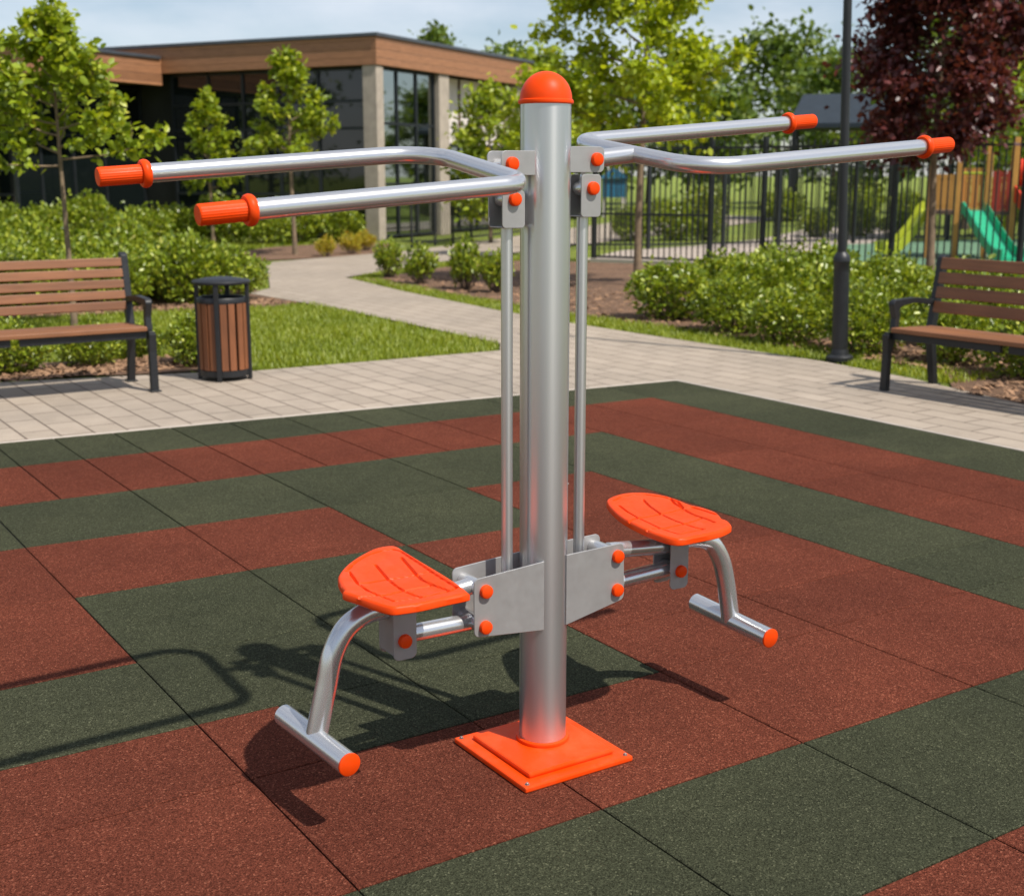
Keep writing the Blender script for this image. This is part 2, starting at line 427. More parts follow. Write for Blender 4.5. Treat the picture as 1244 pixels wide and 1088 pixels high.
# base plate
bp_ = MB().box(-.192,.156,-.206,.156,.0005,.016).build('base_plate', M['orange_paint'], mach, .004)
MB().box(-.155,.119,-.168,.118,.0162,.030).build('upper_plate', M['orange_paint'], bp_, .005)
MB().lathe([(.062,.0),(.072,.0),(.0735,.004),(.072,.009),(.066,.0115),(.0645,.0115)], (0,0,.0302), (0,0,1), 48).build('collar', OR, bp_)
for sx, sy in ((-.177,-.19),(.141,-.19),(.141,.141),(-.177,.141)):
    MB().lathe([(.0,.0045),(.003,.0045),(.0042,.0035),(.0042,.0),(.0065,.0),(.0065,-.001)], (sx,sy,.0172), (0,0,1), 12, smooth=False).build('anchor_bolt', M['bolt'], bp_)
# post
post = MB().tube([(0,0,.0305),(0,0,.9),(0,0,1.722)], .0640, 64).build('post', M['brushed'], mach)
prof = [(.0,0),(.0655,0),(.0688,.002),(.0698,.006),(.0688,.010),(.0662,.012)] + [(.0655*math.cos(R(a)), .012+.068*math.sin(R(a))) for a in range(0,91,6)]
MB().lathe(prof, (0,0,1.7215), (0,0,1), 64).build('post_cap', OR, post)
MB().lathe([(.0,.003),(.0022,.003),(.0022,-.002)], (.0635*math.cos(R(-92+57)),.0635*math.sin(R(-92+57)),.75), (math.cos(R(-35)),math.sin(R(-35)),0), 10).build('rivet', M['bolt'], post)
def boltcap(p, y, par, r=.0178, sgn=-1):
    """domed orange cap over a bolt end, on a plate face at y"""
    MB().lathe([(0,.0135),(r*.72,.0135),(r*.93,.0115),(r,.0075),(r,.0),(r*.5,-.001)], (p[0],y,p[1]), (0,sgn,0), 24).build('bolt_cap', OR, par)
T = .0045
def rod(p, y0, y1, r, par, name='pivot_pin'):
    MB().tube([(p[0],y0,p[1]),(p[0],y1,p[1])], r, 18).build(name, ST, par)
for s in (-1, 1):
    dz = .026 if s > 0 else 0
    # side plates, front and rear
    if s < 0: poly = [(-.252,.388),(-.036,.366),(-.036,.556),(-.252,.543)]
    else: poly = [(.036,.366),(.231,.405),(.228,.566),(.036,.562)]
    rad = [.016,0,0,.016] if s < 0 else [0,.016,.016,0]
    pts = roundpoly(poly, rad)
    bolts = [(-.2185,.507),(-.2205,.411)] if s < 0 else [(.205,.531),(.205,.435)]
    for y in (-.055, .055):
        a = -T/2
        pl = MB().prism(pts, 'y', y+a, y-a).build('side_plate', PL, mach, .0012)
        for q in bolts:
            boltcap(q, y + (-T/2 if y < 0 else T/2), pl, sgn=-1 if y < 0 else 1)
    for q in bolts: rod(q, -.0525, .0525, .0215, mach, 'pivot_sleeve')
    # seat bracket: channel open towards the post
    bx0, bx1 = .411, .476
    zb0 = .364 if s < 0 else .391; zt0 = .5085 if s < 0 else .536
    cr = (0,1,0,0) if s > 0 else (1,0,0,0)
    br = MB()
    prof = rrect(min(s*bx0,s*bx1), max(s*bx0,s*bx1), zb0, zt0, .016, 5, (1,1,0,0))
    br.prism(prof, 'y', -.0400, -.0355); br.prism(prof, 'y', .0355, .0400)
    xo = s*bx1
    br.box(min(xo,xo-s*.0045), max(xo,xo-s*.0045), -.0355, .0355, zb0+.016, zt0)
    br.box(min(s*bx0,xo), max(s*bx0,xo), -.0400, .0400, zt0+.0002, zt0+.0045)
    bo = br.build('seat_bracket', PL, mach, .001)
    bz = (s*.446, .414+dz*1.12)
    boltcap(bz, -.0400, bo); boltcap(bz, .0400, bo, sgn=1)
    for z in (bz[1], bolts[0][1]-.022):
        rod((s*.446, z), -.0352, .0352, .020, mach, 'pivot_sleeve')
    # the two parallel arms
    for (q, z1) in ((bolts[0], bolts[0][1]-.022),(bolts[1], bz[1])):
        MB().tube([(q[0]+s*.012,0,q[1]),(s*.442,0,z1)], .0228, 28).build('support_arm', ST, mach)
    # foot rest
    if s < 0: pp = [(-.478,0,.494),(-.53,0,.491),(-.585,0,.463),(-.622,0,.405),(-.643,0,.325),(-.674,0,.20)]
    else: pp = [(.478,0,.520),(.53,0,.518),(.590,0,.497),(.634,0,.440),(.660,0,.360),(.684,0,.24)]
    ft = MB().tube(spline(pp, 7), .0275, 32).build('foot_tube', ST, mach)
    fz = .195 if s < 0 else .238
    fa, fb = ((-.664,-.165,fz-.006),(-.690,.160,fz+.006)) if s < 0 else ((.690,-.165,fz-.008),(.684,.160,fz+.010))
    fbar = MB().tube([fa, fb], .0280, 32).build('foot_bar', ST, mach)
    d = (Vector(fb)-Vector(fa)).normalized()
    for (p, dd) in ((fa,-d),(fb,d)):
        rr_ = 1 if dd is not d else .93
        MB().lathe([(0,.003),(.0262*rr_,.003),(.0285*rr_,.0015),(.0288*rr_,-.002),(.0282*rr_,-.004)], p, dd, 32).build('end_cap', OR, fbar)
    # pull rod and its yoke
    rz0, rz1 = (.47,1.424) if s < 0 else (.49,1.446)
    MB().tube([(s*.116,0,rz0),(s*.116,0,rz1)], .0150, 24).build('link_rod', M['brushed'], mach)
    X0, X1, Z0, Z1 = ((-.150,-.084,1.421,1.512) if s < 0 else (.088,.150,1.444,1.551))
    lb = MB(); pr = rrect(X0, X1, Z0, Z1, .010)
    lb.prism(pr, 'y', -.034, -.030); lb.prism(pr, 'y', .030, .034)
    lb.box(X1-.004, X1-.0002, -.030, .030, Z0+.010, Z1-.010)
    lb.box(X0+.003, X1-.004, -.030, .030, Z0+.0003, Z0+.004)
    lo = lb.build('yoke', PL, mach, .001)
    bq = (-.116,1.491) if s < 0 else (.122,1.516)
    boltcap(bq, -.034, lo, .0168); boltcap(bq, .034, lo, .0168, 1)
    rod(bq, -.0298, .0298, .014, mach)
    # upper bracket, a channel welded to the post
    X0, X1, Z0, Z1 = ((-.153,-.050,1.549,1.608) if s < 0 else (.050,.159,1.556,1.620))
    ub = MB(); pr = rrect(X0, X1, Z0, Z1, .014, 5, (1,0,0,1) if s < 0 else (0,1,1,0))
    ub.prism(pr, 'y', -.034, -.030); ub.prism(pr, 'y', .030, .034)
    xi = s*.0665; ub.box(xi-.004, xi+.004, -.0305, .0305, Z0+.002, Z1-.006)
    uo = ub.build('upper_bracket', PL, mach, .001)
    pv = (-.124,1.576) if s < 0 else (.133,1.588)
    boltcap(pv, -.034, uo, .0168); boltcap(pv, .034, uo, .0168, 1)
    rod(pv, -.0298, .0298, .0135, mach)
    # lever: one bent tube with a socket and two grips
    if s < 0:
        tips = [(-.885,-.25,1.481),(-.222,-.25,1.531),(-.190,.25,1.607),(-.937,.25,1.553)]; rr = [0,.07,.13,0]
        stub = [(-.206,0,1.562),(-.124,0,1.565)]
    else:
        tips = [(1.112,-.25,1.626),(.300,-.25,1.566),(.262,.25,1.640),(1.078,.25,1.706)]; rr = [0,.13,.07,0]
        stub = [(.281,0,1.603),(.133,0,1.588)]
    lev = MB().tube(fillet(tips, rr, 12), .0217, 32).build('lever', ST, mach)
    sk = MB().tube(stub, .0225 if s > 0 else .016, 24)
    sk.bar(stub[1], (bq[0],0,bq[1]), .022, .022, (1,0,0)); sk.tube([(stub[1][0],-.024,stub[1][2]),(stub[1][0],.024,stub[1][2])], .0225, 24)
    sk.tube([(bq[0],-.024,bq[1]),(bq[0],.024,bq[1])], .020, 24)
    sk.build('lever_socket', ST, lev)
    v = Vector(stub[0]); a = Vector(tips[1]); c2 = Vector(tips[2]); dd = (c2-a).normalized()
    for (i, j) in ((0,1),(3,2)):
        e = Vector(tips[i]); d = (e-Vector(tips[j])).normalized()
        g = MB()
        g.lathe([(.0222,-.006),(.0285,-.006),(.0315,-.002),(.0328,.004),(.0315,.010),(.0285,.013),(.0222,.0135)], e, d, 40)
        # ribbed sleeve
        n = 96; L0, L1 = .012, .112
        ref = d.cross(Vector((0,0,1))).normalized(); bb = d.cross(ref)
        vs = []; hs = [(L0,1),(L1-.004,1),(L1-.0015,.965),(L1,.90)]
        for (h, k) in hs:
            for q in range(n):
                t = 2*math.pi*q/n; r_ = (.0213 + (.0004 if q % 4 < 2 else -.0002))*k
                vs.append(e + d*h + (ref*math.cos(t)+bb*math.sin(t))*r_)
        g.add(vs, [(i2*n+q, i2*n+(q+1)%n, (i2+1)*n+(q+1)%n, (i2+1)*n+q) for i2 in range(len(hs)-1) for q in range(n)], 0, True)
        g.add(vs[-n:], [tuple(range(n))])
        g.build('grip', OR, lev)
        # bright tube end ring under the flange
# seats: contoured shells with moulded grooves
def seat(edge, lines, zt, th=.019, dish=.010):
    E_ = [Vector((x,y)) for x,y in edge]
    # smooth the traced rim a little
    P = []
    k = len(E_)
    for i in range(k):
        p0,p1,p2,p3 = E_[i-1],E_[i],E_[(i+1)%k],E_[(i+2)%k]
        for t in (0,.25,.5,.75):
            P.append(.5*((2*p1)+(-p0+p2)*t+(2*p0-5*p1+4*p2-p3)*t*t+(-p0+3*p1-3*p2+p3)*t**3))
    area = sum(P[i-1].x*P[i].y-P[i].x*P[i-1].y for i in range(len(P)))
    if area < 0: P.reverse()
    nP = len(P); A = np.array([tuple(p) for p in P]); B_ = np.roll(A,-1,0)
    def segdist(q, a, b):
        d = b-a; L = (d*d).sum(-1)+1e-12
        t = np.clip((((q[:,None]-a)*d).sum(-1))/L, 0, 1)
        return np.sqrt((((q[:,None]-(a+t[...,None]*d))**2).sum(-1)).min(1))
    h = .0026
    gx, gy = np.meshgrid(np.arange(A[:,0].min(),A[:,0].max(),h), np.arange(A[:,1].min(),A[:,1].max(),h))
    q = np.stack([gx.ravel(),gy.ravel()],1)
    ins = np.zeros(len(q),bool)
    for a,b2 in zip(A,B_):
        c = ((a[1]>q[:,1])!=(b2[1]>q[:,1])) & (q[:,0] < (b2[0]-a[0])*(q[:,1]-a[1])/(b2[1]-a[1]+1e-15)+a[0]); ins ^= c
    q = q[ins]; de = segdist(q, A, B_); q = q[de > .0025]
    allp = [Vector(p) for p in A] + [Vector(p) for p in q]
    res = geometry.delaunay_2d_cdt(allp, [], [list(range(nP))], 1, 1e-7)
    V = np.array([tuple(p) for p in res[0]]); F = res[2]
    de = segdist(V, A, B_)
    rim = np.clip(1-de/.007,0,1); z = -0.006*rim**2
    z -= dish*np.clip((de-.008)/.06,0,1)**.8*np.clip((de-.008)/.06,0,1)
    for (pl, wd, dp) in lines:
        a = np.array(pl[:-1]); b2 = np.array(pl[1:])
        dl = segdist(V, a, b2); z -= dp*np.exp(-(dl/wd)**4)
    vs = [(x,y,zt+dz_) for (x,y),dz_ in zip(V,z)]
    mb = MB(); mb.add(vs, F, 0, True)
    # sides and underside
    rimtop = [(p[0],p[1],zt-.006) for p in A]; s1 = [(p[0],p[1],zt-th) for p in A]
    cen = A.mean(0); s2 = [(cen[0]+(p[0]-cen[0])*.97, cen[1]+(p[1]-cen[1])*.97, zt-th-.004) for p in A]
    mb.add(rimtop+s1+s2, [(i,(i+1)%nP,nP+(i+1)%nP,nP+i) for i in range(nP)]+[(nP+i,nP+(i+1)%nP,2*nP+(i+1)%nP,2*nP+i) for i in range(nP)], 0, True)
    mb.add(s2, [tuple(range(nP))])
    return mb
SEATDATA = {'L': {'edge': [(-0.5781, 0.0552), (-0.5477, 0.1001), (-0.5013, 0.1504), (-0.4387, 0.2007), (-0.3845, 0.2309), (-0.3445, 0.2317), (-0.3286, 0.2125), (-0.331, 0.167), (-0.3389, 0.059), (-0.3461, -0.0564), (-0.3533, -0.1403), (-0.3655, -0.217), (-0.3737, -0.2282), (-0.4274, -0.2294), (-0.5006, -0.2331), (-0.5464, -0.2278), (-0.5721, -0.2178), (-0.59, -0.173), (-0.6041, -0.1117), (-0.6163, -0.0642), (-0.6164, -0.0512), (-0.6075, -0.0414), (-0.5967, 0.0048)], 'lines': [[(-0.5389, 0.0879), (-0.4845, 0.1464), (-0.4268, 0.1858), (-0.381, 0.1994), (-0.3518, 0.195), (-0.3427, 0.1673), (-0.348, 0.1136), (-0.3555, 0.0289), (-0.3617, -0.0268), (-0.3675, -0.0936), (-0.3728, -0.1765), (-0.395, -0.1861)], [(-0.5358, 0.0793), (-0.5578, -0.0141), (-0.5601, -0.0793), (-0.5546, -0.124), (-0.5459, -0.1812)], [(-0.4469, 0.1084), (-0.4761, -0.0171), (-0.483, -0.0687), (-0.4858, -0.1214), (-0.4761, -0.1921)], [(-0.3667, 0.1187), (-0.3838, 0.0472), (-0.4015, -0.027), (-0.4086, -0.067), (-0.4073, -0.1177), (-0.399, -0.1835)], [(-0.5551, -0.0159), (-0.4761, -0.0171), (-0.4015, -0.027), (-0.3644, -0.0316)], [(-0.552, -0.1257), (-0.4834, -0.1169), (-0.4073, -0.1177)], [(-0.6006, -0.1116), (-0.5506, -0.1231)], [(-0.5459, -0.1812), (-0.4774, -0.1913), (-0.395, -0.1861)]]}, 'R': {'edge': [(0.3942, 0.2433), (0.4234, 0.2722), (0.4804, 0.2939), (0.5279, 0.289), (0.5658, 0.2585), (0.5855, 0.2062), (0.5877, 0.1466), (0.5796, 0.0766), (0.5888, 0.0339), (0.5858, -0.0272), (0.5672, -0.0678), (0.5528, -0.0894), (0.5505, -0.1168), (0.5344, -0.1482), (0.5159, -0.1658), (0.4573, -0.1875), (0.378, -0.1911), (0.3089, -0.1848), (0.2941, -0.1135), (0.302, -0.0225), (0.321, 0.0743), (0.3586, 0.1737)], 'lines': [[(0.4173, 0.2378), (0.47, 0.2672), (0.5093, 0.2653), (0.5453, 0.246), (0.5719, 0.1897), (0.5722, 0.1282), (0.5397, 0.0656)], [(0.397, 0.1855), (0.3745, 0.1184), (0.3591, 0.0496), (0.3517, -0.0134), (0.3415, -0.0725), (0.3486, -0.1487)], [(0.5108, 0.2156), (0.4775, 0.1426), (0.4473, 0.0536), (0.4369, -0.0093), (0.433, -0.066), (0.4386, -0.1434)], [(0.5797, 0.171), (0.5502, 0.1142), (0.5348, 0.0597), (0.5229, 0.0047), (0.5178, -0.0444), (0.5096, -0.1072)], [(0.2896, 0.0185), (0.3573, 0.0474), (0.4473, 0.0536), (0.5348, 0.0597), (0.5659, 0.0487)], [(0.2949, -0.0665), (0.3415, -0.0725), (0.433, -0.066), (0.513, -0.0499)], [(0.3486, -0.1487), (0.4386, -0.1434)], [(0.5659, 0.0487), (0.5668, 0.0029), (0.5659, -0.0495)]]}}
for key, zt_ in (('L',.578),('R',.595)):
    dta = SEATDATA[key]
    mb = seat(dta['edge'], [(l, 0.0031 if i < 4 else .0036, .0075 if i < 4 else .0085) for i, l in enumerate(dta['lines'])], zt_, dish=.005)
    so_ = mb.build('seat', OR, mach)
    s = -1 if key == 'L' else 1
    zt0 = (.5085 if s < 0 else .536)+.0048
    MB().box(s*.445-.06, s*.445+.06, -.065, .065, zt0, zt_-.0235).build('seat_mount', PL, mach, .002)

#@@BACKGROUND@@
# ------------------------------------------------------------------ foliage
def unit(a): return a/np.maximum(np.linalg.norm(a,axis=1,keepdims=True),1e-9)
def leaf_mesh(name, pos, axis, size, mat, parent, width=.36, up=.8, fold=.18, tintbias=None, loc=None):
    """many separate folded leaves: each is two quads along its midrib"""
    n = len(pos); axis = unit(axis)
    nr = rng.normal(size=(n,3)) + np.array([0,0,up*2]); sd = unit(np.cross(axis, nr)); nr = unit(np.cross(sd, axis))
    L = size*rng.uniform(.65,1.25,n)[:,None]; W = L*width
    b_ = pos; t_ = pos + axis*L - nr*L*rng.uniform(-.05,.3,n)[:,None]
    l1 = pos + axis*L*.28 + sd*W*.85 + nr*W*fold; l2 = pos + axis*L*.66 + sd*W*.80 + nr*W*fold*.6 - nr*L*.05
    r1 = pos + axis*L*.28 - sd*W*.85 + nr*W*fold; r2 = pos + axis*L*.66 - sd*W*.80 + nr*W*fold*.6 - nr*L*.05
    V = np.stack([b_,l1,l2,t_,r2,r1],1).reshape(-1,3)
    i = np.arange(n)*6
    F = np.stack([np.stack([i,i+3,i+2,i+1],1), np.stack([i,i+5,i+4,i+3],1)],1).reshape(-1,4)
    me = bpy.data.meshes.new(name)
    me.vertices.add(len(V)); me.vertices.foreach_set('co', V.ravel().astype(np.float32))
    me.loops.add(F.size); me.loops.foreach_set('vertex_index', F.ravel().astype(np.int32))
    me.polygons.add(len(F)); me.polygons.foreach_set('loop_start', (np.arange(len(F))*4).astype(np.int32))
    me.update(calc_edges=True); me.materials.append(mat)
    tv = np.clip(rng.beta(2.2,2.6,n) + (0 if tintbias is None else tintbias), 0, 1)
    a = me.attributes.new('tint','FLOAT','FACE'); a.data.foreach_set('value', np.repeat(tv,2).astype(np.float32))
    o = bpy.data.objects.new(name, me); col.objects.link(o)
    if parent: o.parent = parent
    if loc: o.location = loc
    return o
def limbpath(p, d, L, k=5, lift=.35, wob=.08):
    out = [Vector(p)]; d = Vector(d).normalized()
    for i in range(k):
        d = (d + Vector((random.gauss(0,wob),random.gauss(0,wob),random.gauss(0,wob)+lift/k))).normalized()
        out.append(out[-1] + d*L/k)
    return out
def tree(name, label, loc, h, cb, cr, leaf, nleaf, lmat, bark, tr, nlimb=22, group=None, prof='oval', spread=.16, lean=(0,0), twigs=5, elev=(8,62)):
    t = thing(name, label, 'tree', loc, 0, group)
    tp = [Vector((lean[0]*z/h + 0.004*h*math.sin(z*1.3+loc[0]), lean[1]*z/h + 0.004*h*math.cos(z*1.1+loc[1]) - 0.004*h*math.cos(loc[1]), z)) for z in np.linspace(0, h*.96, 12)]
    tp[0] = Vector((tp[0].x, tp[0].y, -.08))
    rs = [tr*(1.25 if i == 0 else 1)*(1-.88*(i/11)**1.1) for i in range(12)]
    mb = MB().tube(tp, rs, 10)
    def at_z(z):
        i = min(10, max(0, int(z/(h*.96)*11))); f = z/(h*.96)*11 - i
        return tp[i].lerp(tp[i+1], min(1,max(0,f)))
    P = []; A = []; Wt = []
    az = random.random()*6.28
    for i in range(nlimb):
        u = (i+.5)/nlimb; z = cb + (h*.94-cb)*(u**.95); az += 2.39996 + random.gauss(0,.25)
        if prof == 'oval': k = math.sin(math.pi*min(1,(u*.80+.20)))**.65*(1 if u < .75 else 1)
        elif prof == 'cone': k = (1-u)**.75*.98+.12
        else: k = (1-u**2.2)**.6*.95+.08
        L = cr*k*random.uniform(.78,1.12); el = R(elev[0]+(elev[1]-elev[0])*u+random.gauss(0,7))
        d = Vector((math.cos(az)*math.cos(el), math.sin(az)*math.cos(el), math.sin(el)))
        p0 = at_z(z*.985); path = limbpath(p0, d, L, 6, .3)
        r0 = tr*(.42-.28*u); mb.tube(path, [max(.004,r0*(1-.85*q/6)) for q in range(7)], 6)
        segs = [(path[q],path[q+1],1.) for q in range(2,6)]
        for j in range(twigs):
            q = random.uniform(.3,.98)*6; qi = min(5,int(q)); pp = path[qi].lerp(path[qi+1], q-qi)
            dd = (path[qi+1]-path[qi]).normalized(); side = dd.cross(Vector((random.gauss(0,1),random.gauss(0,1),random.gauss(0,1)))).normalized()
            tw = limbpath(pp, dd*.6+side*.9+Vector((0,0,.15)), L*random.uniform(.25,.5)*(1.1-q/12), 3, .15, .12)
            if twigs and leaf < .16: mb.tube(tw, [max(.003,r0*.3),max(.003,r0*.22),.003,.002], 5)
            segs += [(tw[a],tw[a+1],1.3) for a in range(3)]
        for (a, b2, wt) in segs: P.append((a,b2)); Wt.append(wt*(b2-a).length)
    top = [(tp[a],tp[a+1]) for a in (9,10)]
    for a,b2 in top: P.append((a,b2)); Wt.append((b2-a).length*1.5)
    Wt = np.array(Wt); Wt /= Wt.sum()
    pick = rng.choice(len(P), nleaf, p=Wt)
    a = np.array([tuple(P[i][0]) for i in pick]); b2 = np.array([tuple(P[i][1]) for i in pick])
    f = rng.random((nleaf,1)); pos = a+(b2-a)*f + rng.normal(size=(nleaf,3))*cr*spread*np.array([1,1,.75])*rng.random((nleaf,1))
    dr = unit(b2-a)*.8 + rng.normal(size=(nleaf,3))*.75 + np.array([0,0,-.25])
    mb.build('trunk', bark, t, fix=False)
    leaf_mesh('crown', pos, dr, leaf, lmat, t)
    return t
def shrub_proto(name, label, cat, h, r, leaf, n, lmat, group, nstem=26, spiky=0):
    t = thing(name, label, cat, (0,0,0), 0, group)
    mb = MB(); P = []
    for i in range(nstem):
        a = i*2.39996; q = math.sqrt((i+.5)/nstem); tgt = Vector((math.cos(a)*r*q, math.sin(a)*r*q, h*(1-.45*q**2.2)*random.uniform(.85,1.22)))
        s = Vector((math.cos(a)*r*.18*q, math.sin(a)*r*.18*q, -.02)); m_ = s.lerp(tgt,.5)+Vector((math.cos(a)*r*.16*q,math.sin(a)*r*.16*q,0))
        pth = spline([s,m_,tgt],4); mb.tube(pth, [.007-.0006*k for k in range(len(pth))], 5)
        P += [(pth[k],pth[k+1],(.4 if k < 3 else 1)) for k in range(2,len(pth)-1)]
        for j in range(3):
            k = random.randint(3,len(pth)-1); d = Vector((random.gauss(0,1),random.gauss(0,1),random.gauss(.5,.6))).normalized()
            P.append((pth[k], pth[k]+d*r*.34, 1.2))
    w_ = np.array([p[2]*(p[1]-p[0]).length for p in P]); w_ /= w_.sum(); pick = rng.choice(len(P), n, p=w_)
    a = np.array([tuple(P[i][0]) for i in pick]); b2 = np.array([tuple(P[i][1]) for i in pick])
    pos = a+(b2-a)*rng.random((n,1)) + rng.normal(size=(n,3))*r*.075
    dr = unit(b2-a)*(.9+spiky) + rng.normal(size=(n,3))*.8 + np.array([0,0,.15+spiky])
    if not spiky:
        m = int(n*.62); q = unit(rng.normal(size=(m,3))+np.array([0,0,.25]))
        th = np.arctan2(q[:,1],q[:,0]); ph = random.random()*6.28
        lump = 1+.10*np.sin(3*th+ph+2*q[:,2])+.08*np.sin(5*th-ph+4*q[:,2])+.07*np.sin(7*q[:,2]*2+th*2)
        rad = rng.uniform(.78,1.03,m)*lump
        pos[:m] = q*rad[:,None]*np.array([r,r,h*.52]) + np.array([0,0,h*.50])
        dr[:m] = q*.8 + rng.normal(size=(m,3))*.55 + np.array([0,0,.55])
    pos[:,2] = np.abs(pos[:,2])+.01
    mb.build('stems', M['bark_dark'], t, fix=False)
    # young growth on top is paler
    leaf_mesh('foliage', pos, dr, leaf, lmat, t, width=.36 if not spiky else (.16 if spiky > .6 else .28), up=.6, tintbias=None)
    return t

# ------------------------------------------------------------------ planting beds
def blob(pts, n=5, closed=True):
    out = []; k = len(pts)
    for i in range(k):
        p0,p1,p2,p3 = [Vector((*pts[(i+j)%k],0)) for j in (-1,0,1,2)]
        for a in range(n):
            t = a/n; q = .5*((2*p1)+(-p0+p2)*t+(2*p0-5*p1+4*p2-p3)*t*t+(-p0+3*p1-3*p2+p3)*t**3); out.append((q.x,q.y))
    return out
struct(sheet('bark_mulch_bed', [
    [(5.93,2.7),(6.12,3.5),(6.45,3.8),(6.9,4.3),(6.95,5.0),(6.95,7.2),(6.75,9.2),(6.9,12.6),(7.25,15.3),(9.9,17.2),(11.6,17.6),(12.2,16.6),(14.9,11.6),(15.2,8),(14,2),(9,-1),(5.78,-1)],
    blob([(-4,8.25),(.2,7.78),(1.1,7.52),(1.75,7.42),(2.05,7.7),(1.7,8.25),(.6,8.6),(-4,9.2)]),
    blob([(-3,12.6),(1.5,12.35),(4.1,12.0),(4.8,12.6),(4.95,13.9),(3.5,17),(-3,17.5)]),
    blob([(7.3,20.3),(8.8,20.45),(10.7,21.5),(12.2,24.8),(9.4,24.4),(7.5,22.0)])], -.018, M['mulch']))
# loose bark chips on the beds that lie nearest
def chips(name, polys_pts, n, zc=-.012):
    V = []; F = []
    mb = MB()
    for i in range(n):
        (x0,x1,y0,y1) = polys_pts[i % len(polys_pts)]
        c = Vector((random.uniform(x0,x1), random.uniform(y0,y1), zc+random.uniform(.0,.012))); a = random.random()*6.28
        L = random.uniform(.015,.045); W_ = L*random.uniform(.3,.6); u_ = Vector((math.cos(a),math.sin(a),random.gauss(0,.25)))*L; v_ = Vector((-math.sin(a),math.cos(a),random.gauss(0,.35)))*W_
        mb.add([c-u_-v_,c+u_-v_*.6,c+u_*.8+v_,c-u_*.9+v_*.8,c+Vector((0,0,.008))], [(0,1,4),(1,2,4),(2,3,4),(3,0,4)])
    return struct(mb.build(name, M['chip'], fix=False), 'stuff')
M['chip'] = simple('bark_chip', (.26,.15,.085), .9, 0, .6, 3)
chips('bark_chips', [(6.75,8.5,3.2,8.6),(6.8,9,8,15),(.0,1.9,7.6,8.3),(-1,4.6,12.2,12.9),(6.7,7.6,1.4,5),(5.95,7.0,.6,3.4)], 5200)

# grass: blades on the lawn and the verges
def inpoly(q, poly):
    A = np.array(poly); B_ = np.roll(A,-1,0); ins = np.zeros(len(q),bool)
    for a,b2 in zip(A,B_):
        ins ^= ((a[1]>q[:,1])!=(b2[1]>q[:,1])) & (q[:,0] < (b2[0]-a[0])*(q[:,1]-a[1])/(b2[1]-a[1]+1e-15)+a[0])
    return ins
def grass(name, polys, dens, hgt, z=-.034, wid=.006):
    Q = []
    for p in polys:
        A = np.array(p); lo, hi = A.min(0), A.max(0); n = int((hi-lo).prod()*dens)
        q = rng.uniform(lo,hi,(n,2)); Q.append(q[inpoly(q,p)])
    q = np.concatenate(Q); n = len(q)
    patch = .5+.5*np.sin(q[:,0]*2.1+np.sin(q[:,1]*1.7)*1.3)*np.sin(q[:,1]*2.7+q[:,0]*.6)
    a = rng.uniform(0,6.283,n); hh = hgt*rng.uniform(.5,1.25,n)*(.8+.4*patch); ln = rng.uniform(.15,.8,n)*hh
    d = np.stack([np.cos(a),np.sin(a)],1); s = np.stack([-d[:,1],d[:,0]],1)*wid
    base = np.concatenate([q,np.full((n,1),z)],1)
    v0 = base.copy(); v0[:,:2] -= s; v1 = base.copy(); v1[:,:2] += s
    v2 = base.copy(); v2[:,:2] += d*ln[:,None]*.45 + s*.7; v2[:,2] += hh*.65
    v3 = base.copy(); v3[:,:2] += d*ln[:,None]; v3[:,2] += hh
    v4 = base.copy(); v4[:,:2] += d*ln[:,None]*.45 - s*.7; v4[:,2] += hh*.65
    V = np.stack([v0,v1,v2,v3,v4],1).reshape(-1,3); i = np.arange(n)*5
    me = bpy.data.meshes.new(name); me.vertices.add(len(V)); me.vertices.foreach_set('co', V.ravel().astype(np.float32))
    q4 = np.stack([i,i+1,i+2,i+4],1); t3 = np.stack([i+4,i+2,i+3],1)
    lp = np.concatenate([q4,t3],1).ravel(); me.loops.add(len(lp)); me.loops.foreach_set('vertex_index', lp.astype(np.int32))
    st = np.stack([np.arange(n)*7, np.arange(n)*7+4],1).ravel(); me.polygons.add(2*n); me.polygons.foreach_set('loop_start', st.astype(np.int32))
    me.update(calc_edges=True); me.materials.append(M['grass_blade'])
    at = me.attributes.new('tint','FLOAT','FACE'); tv = np.clip(rng.beta(2,2.5,n)*.8+patch*.25,0,1); at.data.foreach_set('value', np.repeat(tv,2).astype(np.float32))
    o = bpy.data.objects.new(name, me); col.objects.link(o); return struct(o,'stuff')
lawnpoly = [(2.1,7.12),(4.32,7.1),(4.6,7.5),(4.72,11.1),(4.75,12.0),(4.0,11.95),(1.5,12.3),(-1.5,12.5),(-1.5,8.9),(.6,8.65),(1.75,8.25),(2.1,7.7)]
grass('lawn_grass', [lawnpoly, [(1.5,7.32),(2.1,7.13),(2.1,7.5),(1.75,7.4)]], 1500, .06)
grass('verge_grass', [[(6.28,3.6),(6.36,5.0),(6.28,6.5),(6.22,8.4),(6.28,10.2),(6.55,13),(6.92,15.4),(7.25,15.2),(6.9,12.6),(6.78,9.2),(6.98,7.2),(6.98,5.0),(6.85,3.6)],
    [(7.1,15.7),(9.8,17.75),(12,19),(12.6,17),(11.7,17.6),(9.9,17.25),(7.3,15.35)]], 1600, .05)
grass('garden_grass', [[(5.2,14.6),(7.0,19.3),(7.2,20.2),(7.3,22.0),(9.3,24.6),(12.2,25.1),(12.4,25.6),(8,27),(3,25),(-2,22),(-2,18),(3.5,17.2)]], 260, .09, wid=.012)

